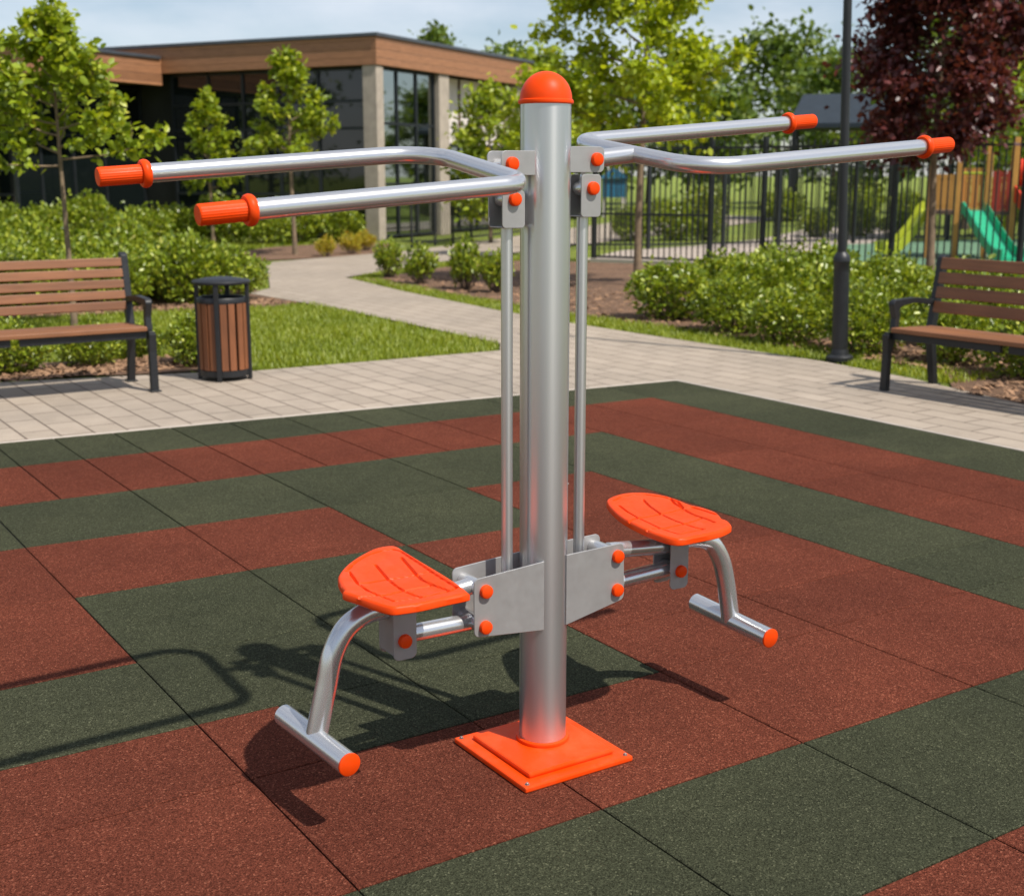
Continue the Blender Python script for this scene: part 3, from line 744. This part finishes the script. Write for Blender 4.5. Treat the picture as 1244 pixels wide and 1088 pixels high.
# ------------------------------------------------------------------ shrubs
sA = shrub_proto('leafy_shrub', 'rounded light green shrub in the long bed by the right path', 'shrub', .58, .42, .058, 2500, M['leaf_shrub'], 'shrubs in the long bed on the right')
sB = shrub_proto('leafy_shrub', 'rounded light green shrub in the long bed by the right path', 'shrub', .62, .44, .060, 2700, M['leaf_shrub'], 'shrubs in the long bed on the right', 30)
sC = shrub_proto('leafy_shrub', 'rounded light green shrub in the long bed by the right path', 'shrub', .54, .43, .056, 2500, M['leaf_shrub'], 'shrubs in the long bed on the right', 24)
PROT = [sA,sB,sC]
used = [False]*3
def shrub(i, x, y, s, label, group, z=-.02):
    p = PROT[i % 3]; rz = random.random()*6.28; sc = (s*random.uniform(.92,1.1), s*random.uniform(.92,1.1), s*random.uniform(.9,1.12))
    if not used[i % 3]:
        used[i % 3] = True; p.location = (x,y,z); p.rotation_euler = (0,0,rz); p.scale = sc; o = p
    else: o = dup(p, (x,y,z), rz, None, sc)
    o['label'] = label; o['group'] = group; return o
fl = 'rounded light green shrub in the front row of the long bed by the right path'
for i,(x,y,s) in enumerate([(7.12,7.05,.86),(7.0,6.12,.80),(7.1,5.22,.84),(7.2,4.35,.76),(7.05,3.5,.78),(7.22,2.6,.80),(7.1,1.75,.74),(7.25,.9,.8)]):
    shrub(i, x, y, s, fl, 'front row of shrubs in the right bed')
shrub(1, 7.45, 8.35, 1.0, 'round light green shrub at the left end of the right bed, by the slim trunk', 'front row of shrubs in the right bed')
bl = 'leafy green shrub in the back rows of the long bed by the right path'
for i,(x,y,s) in enumerate([(8.15,7.9,.92),(8.25,6.9,1.02),(8.1,5.95,.90),(8.3,5.05,.98),(8.15,4.1,.86),(8.3,3.2,.92),(8.9,9.1,1.0),(9.0,8.3,1.02),(8.95,7.4,1.),(9.0,6.5,1.),(9.1,5.6,1.),(9.0,4.8,.95),(9.2,4.0,.95),
      (9.9,9.3,1.04),(9.9,8.4,1.04),(10.0,7.5,1.02),(10.1,6.6,1.02),(10.1,5.7,1.0),(8.1,2.1,.9),(9.1,3.1,.95),(10.2,4.8,1.0)]):
    shrub(i+1, x, y, s, bl, 'back rows of shrubs in the right bed')
# the small young shrubs along the far path edge
for i,((x,y,s),lb) in enumerate(zip([(7.50,15.30,.58),(7.32,13.95,.58),(7.38,12.75,.62),(7.50,12.15,.56)],
    ['farthest of the four small young shrubs along the path edge','second small young shrub from the far end along the path edge','small young shrub with tall shoots, third along the path edge','small young shrub nearest the left pull rod, in bare mulch'])):
    if i == 0:
        tuft = shrub_proto('young_shrub', lb, 'shrub', .50, .25, .070, 900, M['leaf_shrub'], 'small shrubs along the path edge', 22, .45); tuft.location = (x,y,-.02)
    else: dup(tuft, (x,y,-.02), i*1.9, lb, (s*1.7,s*1.7,s*(1.6,1.7,2.0,1.75)[i]))
# the mass of shrubs behind the left bench
hl_ = 'tall leafy green shrub in the dense planting behind the left bench'
k = 0
for (y, xs, s) in ((13.05, np.arange(-1.3,4.15,.66), 1.06),(13.95, np.arange(-1.2,4.35,.72), 1.12),(14.9, np.arange(-1.4,4.3,.76), 1.18),(15.9, np.arange(-1.3,3.6,.8), 1.24),(16.9, np.arange(-1.0,2.8,.85), 1.3)):
    for x in xs:
        shrub(k, x+random.gauss(0,.07), y+random.gauss(0,.08), s*random.uniform(.93,1.07), hl_, 'shrubs massed behind the left bench'); k += 1
for (x,y,s,lb) in [(.32,8.12,.62,'low green shrub in the mulch under the left bench, leftmost'),(.98,8.2,.60,'low green shrub in the mulch seen between the left bench legs'),(1.50,8.5,.5,'low green shrub just behind the right legs of the left bench'),(1.78,7.75,.62,'low green shrub between the left bench and the litter bin')]:
    shrub(k, x, y, s, lb, 'low shrubs in front of the lawn by the left bench'); k += 1
# shrubs by the building
gold = None
for i,(x,y,s) in enumerate([(8.95,20.75,.62),(9.72,21.2,.66),(10.5,22.1,.66)]):
    lb = ['golden green tufted shrub on the left of three in the mulch by the building','golden green tufted shrub in the middle of three by the building','orange tinged tufted shrub next to the building pillar'][i]
    if gold is None:
        gold = shrub_proto('golden_shrub', lb, 'shrub', .52, .36, .085, 1300, M['leaf_gold'], 'golden shrubs in the mulch by the building', 26, .8); gold.location = (x,y,-.02); gold.scale = (s,s,s)
    else: dup(gold, (x,y,-.02), i*1.7, lb, s)
for i in range(11):
    u = i/10; x = 2.2+u*9.3; y = 27.0-1.6*u+.35*math.sin(i*2.2)
    shrub(i, x, y, 1.42*random.uniform(.9,1.1), 'broad dark green shrub in the row along the glazed building front', 'shrubs along the building front')

# ------------------------------------------------------------------ trees
tree('young_tree', 'young tree with bright green leaves standing behind the left bench', (1.5,10.78,-.03), 3.30, 1.66, .88, .092, 3800, M['leaf_young'], M['bark'], .034, 26, 'young trees before the building', 'cone', .09, elev=(4,58), twigs=6)
tree('young_tree', 'tallest young tree before the dark glazing, right of the small one', (8.65,21.59,-.03), 4.15, 1.75, 1.05, .12, 3300, M['leaf_young'], M['bark'], .05, 24, 'young trees before the building', 'cone', .085, elev=(5,60))
tree('young_tree', 'small slim young tree before the dark glazing, between two larger ones', (8.36,25.47,-.03), 3.55, 1.25, 0.84, .12, 2300, M['leaf_young'], M['bark'], .045, 22, 'young trees before the building', 'cone', .085, elev=(5,60))
tree('lime_tree', 'tall slim trunked tree with yellow green leaves rising behind the right pull rod', (9.83,11.98,-.03), 5.7, 1.95, 1.55, .112, 12500, M['leaf_lime'], M['bark'], .06, 34, None, 'oval', .11, elev=(5,58), twigs=6)
tree('lime_tree', 'smaller yellow green tree partly hidden behind the orange post cap', (12.35,18.3,-.03), 3.7, 1.3, .85, .13, 3000, M['leaf_lime'], M['bark'], .05, 24, None, 'oval', .16)
tree('purple_maple', 'dark purple leaved tree standing before the playground fence', (14.25,10.42,-.03), 5.6, 1.8, 1.46, .11, 22000, M['leaf_purple'], M['bark'], .065, 48, None, 'oval', .16, elev=(2,58), twigs=6)
tree('shrubby_tree', 'bushy green tree in front of the far end of the building', (14.3,23.2,-.03), 3.7, .5, 1.15, .14, 3200, M['leaf_young'], M['bark'], .05, 30, None, 'oval', .18)
def far(label, x, y, h, cb, cr, n=3000, leaf=.26, mat='leaf_far', g='mature trees beyond the park', prof='oval'):
    return tree('park_tree', label, (x,y,-.04), h, cb, cr, leaf, n, M[mat], M['bark_dark'], (.016 if h < 7 else .02)*h, 30, g, prof, .2, twigs=6)
far('tree whose top shows above the flat roof of the building', 24.4,43.4, 7.7,3.2,1.5, 1500, .24)
far('green tree behind the right end of the building roof', 22.6,35.2, 5.7,1.6,1.9, 3000, .22)
far('bushy green tree just left of the lime tree, behind the post', 21.2,31.2, 5.3,1.6,1.7, 2600, .22,'leaf_young')
far('large rounded distant tree above the slate roofed pavilion', 50.5,50.9, 8.6,1.5,4.6, 3600, .40)
far('distant dark green tree left of the large rounded tree', 44.5,51.5, 8.0,1.2,3.6, 2600, .38)
far('distant tree partly behind the lamp post', 44.5,41.0, 6.9,1.0,2.9, 2600, .34)
far('tall green tree behind the purple tree at the right edge', 26.0,17.0, 7.6,1.2,2.6, 4200, .22,'leaf_young')
far('green tree behind the purple tree, seen through its gaps', 30.5,22.5, 6.4,1.9,2.5, 3200, .26)
tl = 'dark green tree in the distant row behind the park fences'
for i,(x,y,h) in enumerate([(30,47,5.6),(33,44.5,5.2),(36.5,45,6.0),(38,41.5,5.0),(42,35,5.2),(46,33,5.6),(44,28,5.4),(47,24,6.0),(42,21,5.6),(40,16.5,6.2),(27.5,50,6.6)]):
    far(tl, x, y, h, 1.3, h*.42, 1700, .36)

# ------------------------------------------------------------------ benches
def bench(root_loc, rz, L, label, wx, nb, group):
    """local frame: x along the seat (0 = visible end), y = depth (front at 0), seat runs to x = -L"""
    t = thing('park_bench', label, 'bench', root_loc, rz, group)
    IR = M['black_metal']
    for e, x in enumerate((0, None, -L)):
        if x is None: continue
        f = MB(); w_ = .055 if e != 1 else .045
        xa, xb = x-w_/2, x+w_/2
        # front leg, rear leg running up into the back post
        f.prism([(.005,0),(.06,0),(.062,.30),(.09,.385),(.02,.43),(.0,.43),(.012,.30)], 'x', xa, xb)
        f.prism([(.585,0),(.64,0),(.565,.41),(.585,.50),(.675,.985),(.635,.99),(.60,.97),(.525,.52),(.505,.43),(.51,.385)], 'x', xa, xb)
        f.prism([(.0,.395),(.02,.43),(.02,.445),(.53,.425),(.53,.385),(.30,.375),(.09,.385)], 'x', xa+.004, xb-.004)
        fo = f.build('end_frame', IR, t, .006)
        if e != 1:
            arm = MB().prism(roundpoly([(.575,.66),(.30,.688),(.075,.68),(.045,.655),(.085,.55),(.07,.445),(.125,.445),(.135,.555),(.118,.625),(.30,.648),(.565,.615)], [.0,.05,.05,.03,.06,0,0,.06,.03,.05,0]), 'x', xa+.003, xb-.003)
            arm.build('armrest', IR, t, .008)
        for yy in (.032,.612):
            MB().box(xa-.012,xb+.012,yy-.045,yy+.045,.0,.012).build('foot_plate', IR, t, .004)
    x0, x1 = -L+.03, -.03
    for i in range(4):
        y = .022+i*.122; z = .447-i*.004
        MB().box(x0,x1,y,y+.112,z,z+.034).build('seat_slat', wx, t, .006)
    for xx0,xx1 in ((-L/2+.03,-.03),(-L+.03,-L/2-.03)):
        MB().box(xx0,xx1,.05,.085,.392,.4445).build('seat_rail', IR, t, .004)
    zs = np.linspace(.565,.885,nb); hh = (.32/(nb-1))*.80
    for i, z in enumerate(zs):
        yc = .515+(z-.52)*.185
        a = Vector((x0,yc,z+hh/2)); b2 = Vector((x1,yc,z+hh/2)); n_ = Vector((0,-1,.185)).normalized()
        MB().bar(a,b2,hh,.030,n_).build('back_slat', wx, t, .005)
    return t
bench((1.0,6.52,-.012), 0, 1.9, 'brown slatted park bench with sunlit back, left of the litter bin', M['wood_x'], 5, 'park benches')
bench((5.62,1.76,-.025), R(-90)+R(3), 1.9, 'brown slatted park bench with black frame and shaded back, in front of the right shrubs', M['wood_x'], 4, 'park benches')
for o in bpy.data.objects:
    if o.type == 'MESH' and o.parent and o.parent.name.startswith('park_bench'):
        pass

# ------------------------------------------------------------------ litter bin
t = thing('litter_bin', 'round litter bin clad in brown wooden slats with a raised black lid', 'litter bin', (1.66,6.86,-.012))
IR = M['black_metal']; RB = .192
for k_ in range(4):
    a = R(-123+90*k_); c, s_ = math.cos(a), math.sin(a)
    p = Vector((c,s_,0))*(RB+.004); e = Vector((-s_,c,0))
    MB().bar(p, p+Vector((0,0,.752)), .036, .030, (c,s_,0)).build('lid_post', IR, t, .005)
MB().lathe([(.0,.030),(RB-.006,.030),(RB,.034),(RB,.078),(RB-.006,.082),(.0,.082)], (0,0,0), (0,0,1), 48).build('base_band', IR, t)
MB().lathe([(RB-.022,.598),(RB-.002,.598),(RB+.002,.602),(RB+.002,.634),(RB-.002,.640),(RB-.022,.640),(RB-.022,.598)], (0,0,0), (0,0,1), 48).build('upper_band', IR, t)
MB().lathe([(RB-.03,.083),(RB-.03,.60),(RB-.036,.60),(RB-.036,.10),(.0,.10)], (0,0,0), (0,0,1), 40).build('liner', M['fence_metal'], t)
for k_ in range(4):
    for q in range(4):
        a = R(-123+90*k_+90*(q+.5)/4+ (3 if q == 0 else -3 if q == 3 else 0)); c, s_ = math.cos(a), math.sin(a); p = Vector((c,s_,0))*(RB-.010)
        MB().bar(p+Vector((0,0,.083)), p+Vector((0,0,.597)), .052, .016, (c,s_,0)).build('wood_slat', M['wood_z'], t, .003)
MB().lathe([(.0,.742),(RB+.020,.742),(RB+.030,.748),(RB+.031,.760),(RB+.022,.770),(.13,.786),(.06,.794),(.0,.796)], (0,0,0), (0,0,1), 48).build('lid', IR, t)

# ------------------------------------------------------------------ lamp post
t = thing('lamp_post', 'tall dark grey lamp post at the edge of the right bed', 'lamp post', (6.46,4.95,-.012))
t.rotation_euler = Vector((-.84*.03,.54*.03,1)).to_track_quat('Z','Y').to_euler()
MB().lathe([(.115,.0),(.115,.035),(.105,.045),(.078,.055),(.072,.085),(.068,.10)], (0,0,0), (0,0,1), 28).build('base_flange', IR, t)
MB().lathe([(.068,.10),(.066,.75),(.068,.84),(.072,.845),(.072,.87),(.060,.90),(.040,.925)], (0,0,0), (0,0,1), 28).build('lower_shaft', IR, t)
MB().tube([(0,0,.92),(0,0,2.5),(0,0,4.3)], [.0385,.036,.033], 20).build('pole', IR, t)
hd = MB().lathe([(.033,4.30),(.05,4.31),(.05,4.36),(.24,4.38),(.25,4.40),(.10,4.48),(.0,4.49)], (0,0,0), (0,0,1), 28).build('lamp_head', IR, t)

# ------------------------------------------------------------------ fences
def fence(name, label, pts, h, posts, gap=.105, mid=None, bar=.009, pw=.038, zlow=.10):
    """bar railing along the polyline pts; every post and every run of bars its own part"""
    t = thing(name, label, 'fence', (pts[0][0],pts[0][1],-.03))
    o = Vector((pts[0][0],pts[0][1],0)); FM = M['fence_metal']
    for i, p in enumerate(pts):
        q = Vector((p[0],p[1],0))-o
        MB().box(q.x-pw,q.x+pw,q.y-pw,q.y+pw,0,h+.06).build('post', FM, t)
        if i == len(pts)-1: break
        q2 = Vector((pts[i+1][0],pts[i+1][1],0))-o; d = (q2-q).normalized(); L = (q2-q).length
        pm = MB()
        zs = [zlow, h-.12] + ([mid] if mid and i in mid[1] else [])
        for z in [zlow,h-.12] + ([mid[0]] if mid and i in mid[1] else []):
            pm.bar(q+d*pw+Vector((0,0,z)), q2-d*pw+Vector((0,0,z)), .03, .04)
        n = int(L/gap)
        for k in range(1,n):
            c = q+d*(L*k/n); pm.box(c.x-bar,c.x+bar,c.y-bar,c.y+bar,zlow+.002,h)
        pm.build('bar_panel', FM, t)
    return t
fp = [(12.48,16.65),(13.51,14.62),(13.95,13.76),(14.95,11.79),(15.86,10.01),(16.9,7.97),(17.9,6.0)]
fence('railing_fence', 'tall black bar fence with a gate panel running behind the right shrubs', fp, 2.16, None, mid=(.88,[0]))
fence('railing_fence', 'black bar fence on the far side of the park path, seen through the near one', [(13.9,20.6),(15.9,19.3),(17.74,18.95),(19.2,18.75),(21.5,18.6),(24.5,18.3),(28.5,17.6)], 1.9, None, gap=.13)
fence('railing_fence', 'low black bar fence along the glazed right side of the building', [(11.85,22.55),(12.75,23.1),(13.6,23.75),(14.5,24.4),(15.5,25.1),(16.6,25.9),(18.2,27.1)], 1.25, None, gap=.12, bar=.007, pw=.022)

# ------------------------------------------------------------------ building
CB = (12.71,25.74,-.03); RZ = R(31)
bd = thing('park_building', 'low flat roofed building with brown timber fascia and dark glass walls', 'building', CB, RZ)
def fascia(name, c):
    m, nt, b = newmat(name)
    f = noise(nt, 2.2, 7, .65, stretch=(1.2,1.2,9)); tcn = nt.nodes.new('ShaderNodeTexCoord'); sp = nt.nodes.new('ShaderNodeSeparateXYZ'); nt.links.new(tcn.outputs['Object'], sp.inputs[0])
    c1 = ramp(nt, f, [(.25,tuple(x*.72 for x in c)),(.5,c),(.75,tuple(x*1.22 for x in c))])
    mu = nt.nodes.new('ShaderNodeMath'); mu.operation = 'MULTIPLY'; mu.inputs[1].default_value = 5.1; nt.links.new(sp.outputs['Z'], mu.inputs[0])
    fl_ = nt.nodes.new('ShaderNodeMath'); fl_.operation = 'FLOOR'; nt.links.new(mu.outputs[0], fl_.inputs[0])
    wn = nt.nodes.new('ShaderNodeTexWhiteNoise'); wn.noise_dimensions = '1D'; nt.links.new(fl_.outputs[0], wn.inputs['W'])
    c2 = ramp(nt, wn.outputs['Value'], [(0,(.66,.64,.63)),(1,(1.22,1.20,1.18))])
    fr_ = nt.nodes.new('ShaderNodeMath'); fr_.operation = 'FRACT'; nt.links.new(mu.outputs[0], fr_.inputs[0])
    gp = ramp(nt, fr_.outputs[0], [(0,(0,0,0)),(.05,(1,1,1))])
    nt.links.new(mixc(nt, 1, mixc(nt, 1, c1, c2, 'MULTIPLY'), mixc(nt, .7, (1,1,1), gp), 'MULTIPLY'), b.inputs['Base Color']); b.inputs['Roughness'].default_value = .55
    bump(nt, b, gp, .6, .02); return m
M['fascia'] = fascia('timber_fascia', (.37,.175,.085))
M['flash'] = simple('grey_metal_flashing', (.10,.11,.125), .4, .5, .15, 3)
M['soffit'] = simple('dark_timber_soffit', (.10,.06,.04), .6, 0, .2, 6)
M['stone'] = simple('pale_stone_pillar', (.38,.325,.265), .8, 0, .14, 5, .2, 60)
M['panelw'] = simple('pale_render_panel', (.66,.60,.56), .7, 0, .06, 3)
M['brick'] = simple('red_brick', (.32,.12,.075), .85, 0, .3, 14)
M['inner'] = simple('dark_interior', (.018,.018,.017), .8, 0, .4, 1.2)
M['frame'] = simple('dark_window_frame', (.022,.026,.03), .4, .3, .2, 4)
def glass():
    m, nt, b = newmat('tinted_window_glass')
    b.inputs['Base Color'].default_value = (.006,.009,.009,1); b.inputs['Roughness'].default_value = .03; b.inputs['IOR'].default_value = 1.6
    bump(nt, b, noise(nt, .9, 2), .02, .05); return m
M['glass'] = glass()
M['glass_mirror'] = simple('mirrored_tinted_glass', (.34,.38,.37), .03, 1, .05, .7)
ZT, ZB = 4.80, 4.15
def wedge_roof(mb, x0, x1, y0, y1, z0, z1): mb.box(x0,x1,y0,y1,z0,z1)
LW, WY, WW = 8.7, 6.55, 4.6          # length of the right face, start of the wing, its projection
ry = 15
fa = MB().box(0,LW,0,.10,ZB,ZT).build('timber_fascia', M['fascia'], bd, .01)
fa = MB().box(0,.10,.102,WY-.002,ZB,ZT).build('timber_fascia', M['fascia'], bd, .01)
fa = MB().box(LW-.10,LW,.102,ry,ZB,ZT).build('timber_fascia', M['fascia'], bd, .01)
MB().box(.102,LW-.102,.102,ry,ZB+.06,ZT-.05).build('roof_deck', M['soffit'], bd)
MB().box(-.05,LW+.05,-.05,.16,ZT+.002,ZT+.085).box(-.05,.16,.162,ry,ZT+.002,ZT+.083).box(LW-.16,LW+.05,.162,ry,ZT+.002,ZT+.083).build('roof_flashing', M['flash'], bd, .008)
MB().box(0,.10,WY-.001,ry,ZT-.40,ZT).build('timber_fascia', M['fascia'], bd)
# wing
WZ = -.30
MB().box(-WW,-.004,WY,WY+.10,ZB+WZ,ZT+WZ).build('timber_fascia', M['fascia'], bd, .01)
MB().box(-WW,-WW+.10,WY+.102,WY+14,ZB+WZ,ZT+WZ).build('timber_fascia', M['fascia'], bd, .01)
MB().box(-WW+.102,-.004,WY+.102,WY+14,ZB+WZ+.05,ZT+WZ-.05).build('roof_deck', M['soffit'], bd)
MB().box(-WW-.05,-.06,WY-.05,WY+.16,ZT+WZ+.002,ZT+WZ+.08).box(-WW-.05,-WW+.16,WY+.162,WY+14,ZT+WZ+.002,ZT+WZ+.078).build('roof_flashing', M['flash'], bd, .008)
# pillars
for (x0,x1,y0,y1,z1) in ((.04,.36,.04,.44,ZB-.002),(3.15,3.68,.06,.32,ZB-.002),(LW-.75,LW-.12,.12,.55,ZB-.002),(-WW+.12,-WW+.5,WY+2.2,WY+2.6,ZB+WZ-.002)):
    MB().box(x0,x1,y0,y1,0,z1).build('pillar', M['stone'], bd, .015)
def glazing(axis, base, lo, hi, zs, xs, fw=.035, nm='window', gm='glass'):
    """a run of glass with its own frame; axis 'x' runs along x at y=base, 'y' along y at x=base"""
    z0, z1 = zs[0], zs[-1]
    f = MB()
    def bx(a0,a1,z0_,z1_,d0,d1):
        if axis == 'x': f.box(a0,a1,base+d0,base+d1,z0_,z1_)
        else: f.box(base+d0,base+d1,a0,a1,z0_,z1_)
    for x in [lo]+list(xs)+[hi]: bx(x-fw,x+fw,z0,z1,-.03,.06)
    allx = [lo]+list(xs)+[hi]
    for z in zs:
        for a,b2 in zip(allx[:-1],allx[1:]): bx(a+fw+.001,b2-fw-.001,z-fw,z+fw,-.024,.054)
    fo = f.build(nm, M['frame'], bd)
    g = MB()
    if axis == 'x': g.box(lo,hi,base+.010,base+.030,z0,z1)
    else: g.box(base+.010,base+.030,lo,hi,z0,z1)
    g.build('pane', M[gm], fo)
glazing('x', .22, .40, 3.10, [.08,1.35,2.82,ZB-.04], [1.25,2.2], gm='glass_mirror')
glazing('x', .55, 4.15, LW-.80, [.08,1.1,2.35], [5.1,6.2], gm='glass_mirror')
MB().box(3.69,4.05,.50,.70,0,ZB-.004).build('brick_pier', M['brick'], bd)
MB().box(4.06,LW-.12,.60,.75,2.42,ZB-.004).build('render_panel', M['panelw'], bd)
for x in (5.2,6.5): MB().box(x-.045,x+.045,.565,.598,2.43,ZB-.006).build('panel_batten', M['soffit'], bd)
glazing('y', .30, .48, 6.5, [.08,1.1,2.7,3.35,ZB-.04], [1.9,3.1,4.2,5.3])
glazing('x', WY+1.2, -WW+.6, .45, [.08,2.55,ZB+WZ-.04], [-3.2,-2.1,-1.0])
glazing('y', -WW+.9, WY+1.3, WY+13, [.08,1.1,2.6,ZB+WZ-.04], list(np.arange(WY+2.6,WY+12.5,1.35)))
MB().box(.50,LW-.3,.78,ry,0,ZB+.03).build('inner_core', M['inner'], bd)
MB().box(-WW+1.3,.40,WY+1.6,WY+13.6,0,ZB+WZ+.03).build('inner_core', M['inner'], bd)

# ------------------------------------------------------------------ inside the park: path, play surface, playground
sheet('park_path', [[(12.55,17.15),(13.1,16.1),(14.05,14.25),(14.9,12.6),(16.8,14.2),(19.5,16.6),(23.5,19.6),(30,24),(28,26),(21,21.2),(17.5,19.7),(15.1,19.2)]], -.022, M['conc'])
sheet('play_surface', [[(15.0,12.4),(16.3,9.8),(22,8),(29,14),(26,18),(20.2,18.2),(17.2,15.6)]], -.014, M['rub_park'])
b = MB()
for (p,q) in zip(fp[:-1],fp[1:]):
    b.bar((p[0]-.04,p[1],-.01),(q[0]-.04,q[1],-.01),.16,.09)
struct(b.build('fence_kerb', M['kerb'], fix=False))
PGL = Vector((18.85,13.28,-.02)); prz = R(-52)
M['slide_green'] = simple('green_slide_plastic', (.02,.36,.19), .3, 0, .06, 4)
M['slide_lime'] = simple('lime_slide_plastic', (.40,.46,.03), .35, 0, .06, 4)
M['slide_red'] = simple('red_slide_plastic', (.62,.045,.015), .3, 0, .06, 4)
M['panel_red'] = simple('red_play_panel', (.34,.035,.02), .45, 0, .1, 5)
pg = thing('playground_tower', 'timber playground tower with green, lime and red slides behind the fence', 'playground tower', PGL, prz)
PW = M['play_wood']
for (x,y,zh) in ((-.76,0,1.75),(-.26,0,1.95),(.27,0,1.98),(.72,0,2.25),(-.76,1.2,1.75),(-.26,1.2,1.9),(.27,1.2,2.15),(.72,1.2,2.2)):
    MB().box(x-.05,x+.05,y-.05,y+.05,0,zh).build('timber_post', PW, pg, .008)
MB().box(-.70,.66,-.04,1.24,.83,.90).build('deck', M['soffit'], pg)
def boards(x0,x1,y,z0,z1,mat,name,n=6):
    m_ = MB(); w_ = (x1-x0)/n
    for i in range(n): m_.box(x0+w_*i+.006,x0+w_*(i+1)-.006,y-.012,y+.012,z0,z1)
    m_.bar((x0,y+.02,z0+.08),(x1,y+.02,z0+.08),.012,.06); m_.bar((x0,y+.02,z1-.08),(x1,y+.02,z1-.08),.012,.06)
    return m_.build(name, mat, pg)
boards(-.70,-.32,-.02,.92,1.58,PW,'railing',5)
boards(-.70,-.32,1.2,.92,1.58,PW,'railing',5)
boards(-.20,.20,1.2,.92,1.7,PW,'railing',5)
boards(.33,.66,-.02,.90,1.64,M['panel_red'],'red_panel',4)
MB().tube([(-.26,0,1.60),(.27,0,1.60)], .022, 10).build('grab_rail', M['slide_lime'], pg)
def slide(a, b2, wd, mat, name, side=.16):
    """open chute: bed with raised side walls, flat run-out at the foot"""
    a = Vector(a); b2 = Vector(b2); d = (b2-a); h = Vector((d.x,d.y,0)).normalized(); s = Vector((-h.y,h.x,0))
    pts = spline([a, a+h*.12+Vector((0,0,-.02)), a.lerp(b2,.45)+Vector((0,0,-.03)), a.lerp(b2,.82)+Vector((0,0,-.06)), b2+Vector((0,0,.0)), b2+h*.22], 5)
    vs = []; prof = [(-wd/2-.03,side-.01),(-wd/2-.03,-.05),(wd/2+.03,-.05),(wd/2+.03,side-.01),(wd/2,side+.01),(wd/2-.02,.02),(wd/2-.08,0),(-wd/2+.08,0),(-wd/2+.02,.02),(-wd/2,side+.01)]
    k = len(prof)
    for p in pts:
        for (u_,z) in prof: vs.append(p+s*u_+Vector((0,0,z)))
    fs = [(i*k+j,i*k+(j+1)%k,(i+1)*k+(j+1)%k,(i+1)*k+j) for i in range(len(pts)-1) for j in range(k)]
    m_ = MB(); m_.add(vs, fs, 0, True); m_.add(vs[:k],[tuple(range(k))]); m_.add(vs[-k:],[tuple(range(k))])
    return m_.build(name, mat, pg)
slide((.02,-.04,.90),(.66,-1.35,.12), .42, M['slide_green'], 'green_slide')
slide((-.78,.45,.88),(-1.45,.15,.12), .46, M['slide_lime'], 'lime_slide')
slide((.80,.3,1.25),(1.75,-.9,.20), .5, M['slide_red'], 'red_slide', .24)
MB().tube(spline([(.75,.3,1.62),(1.0,.2,1.55),(1.3,.0,1.25),(1.5,-.2,.9)],5), .26, 20).build('red_tube', M['slide_red'], pg)
# pavilion
pv_ = thing('pavilion', 'far open pavilion with a blue grey hipped roof beyond the fences', 'pavilion', (33.4,30.1,-.28), R(-47))
M['slate'] = simple('blue_grey_roof', (.016,.026,.038), 1, 0, .15, 2)
m_ = MB(); m_.add([(-1.9,-2,3.55),(1.9,-2,3.55),(1.9,2,3.55),(-1.9,2,3.55),(-1.5,0,4.62),(1.5,0,4.62),(-1.9,-2,3.4),(1.9,-2,3.4),(1.9,2,3.4),(-1.9,2,3.4)],
   [(0,1,5,4),(1,2,5),(2,3,4,5),(3,0,4),(0,6,7,1),(1,7,8,2),(2,8,9,3),(3,9,6,0),(6,9,8,7)])
m_.build('roof', M['slate'], pv_)
for sx in (-1.7,0,1.7):
    for sy in (-1.7,1.7): MB().box(sx-.08,sx+.08,sy-.08,sy+.08,0,3.4).build('pillar', M['black_metal'], pv_)
# blue playhouse far off
ph = thing('playhouse', 'small blue playhouse far beyond the fence, right of the right pull rod', 'playhouse', (28.6,37.2,-.04), R(-30))
M['blue'] = simple('blue_play_panel', (.015,.13,.24), .6, 0, .1, 4)
MB().box(-.42,.42,-.35,-.30,.75,1.45).box(-.42,-.37,-.298,.35,.75,1.45).build('wall_panel', M['blue'], ph)
MB().prism([(-.5,1.46),(.5,1.46),(0,1.85)], 'y', -.45, .45).build('roof', M['blue'], ph)
for sx in (-.38,.38):
    for sy in (-.26,.3): MB().box(sx-.04,sx+.04,sy-.04,sy+.04,0,.748).build('post', M['panelw'], ph)
# far hedges inside the park
hg = None
for i,(x,y) in enumerate([(17.9,22.4),(18.9,22.0),(19.7,21.7),(23.0,21.2),(24.2,20.9),(25.4,20.6),(28.2,19.8)]):
    shrub(i, x, y, 1.25*random.uniform(.8,1.1), 'dark green shrub in the far row beyond the second fence', 'far shrubs beyond the second fence')
for i in range(16):
    u = i/15; x = 25+u*17; y = 36-u*17+1.5*math.sin(i*1.9)
    shrub(i, x, y, 1.9*random.uniform(.7,1.2), 'blurred dark shrub in the farthest row, before the distant trees', 'farthest shrubs before the distant trees')
for i,(x,y,h) in enumerate([(-11,31,7.5),(-13,24.5,6.5),(-9,38,7.0),(-16,35,8.0)]):  # trees outside the view, added to give the dark glass greenery to reflect
    far('unseen green tree off to the left, added to be mirrored in the dark glass of the building', x, y, h, 1.0, h*.4, 1800, .30, g='unseen trees added for the building glass to mirror')
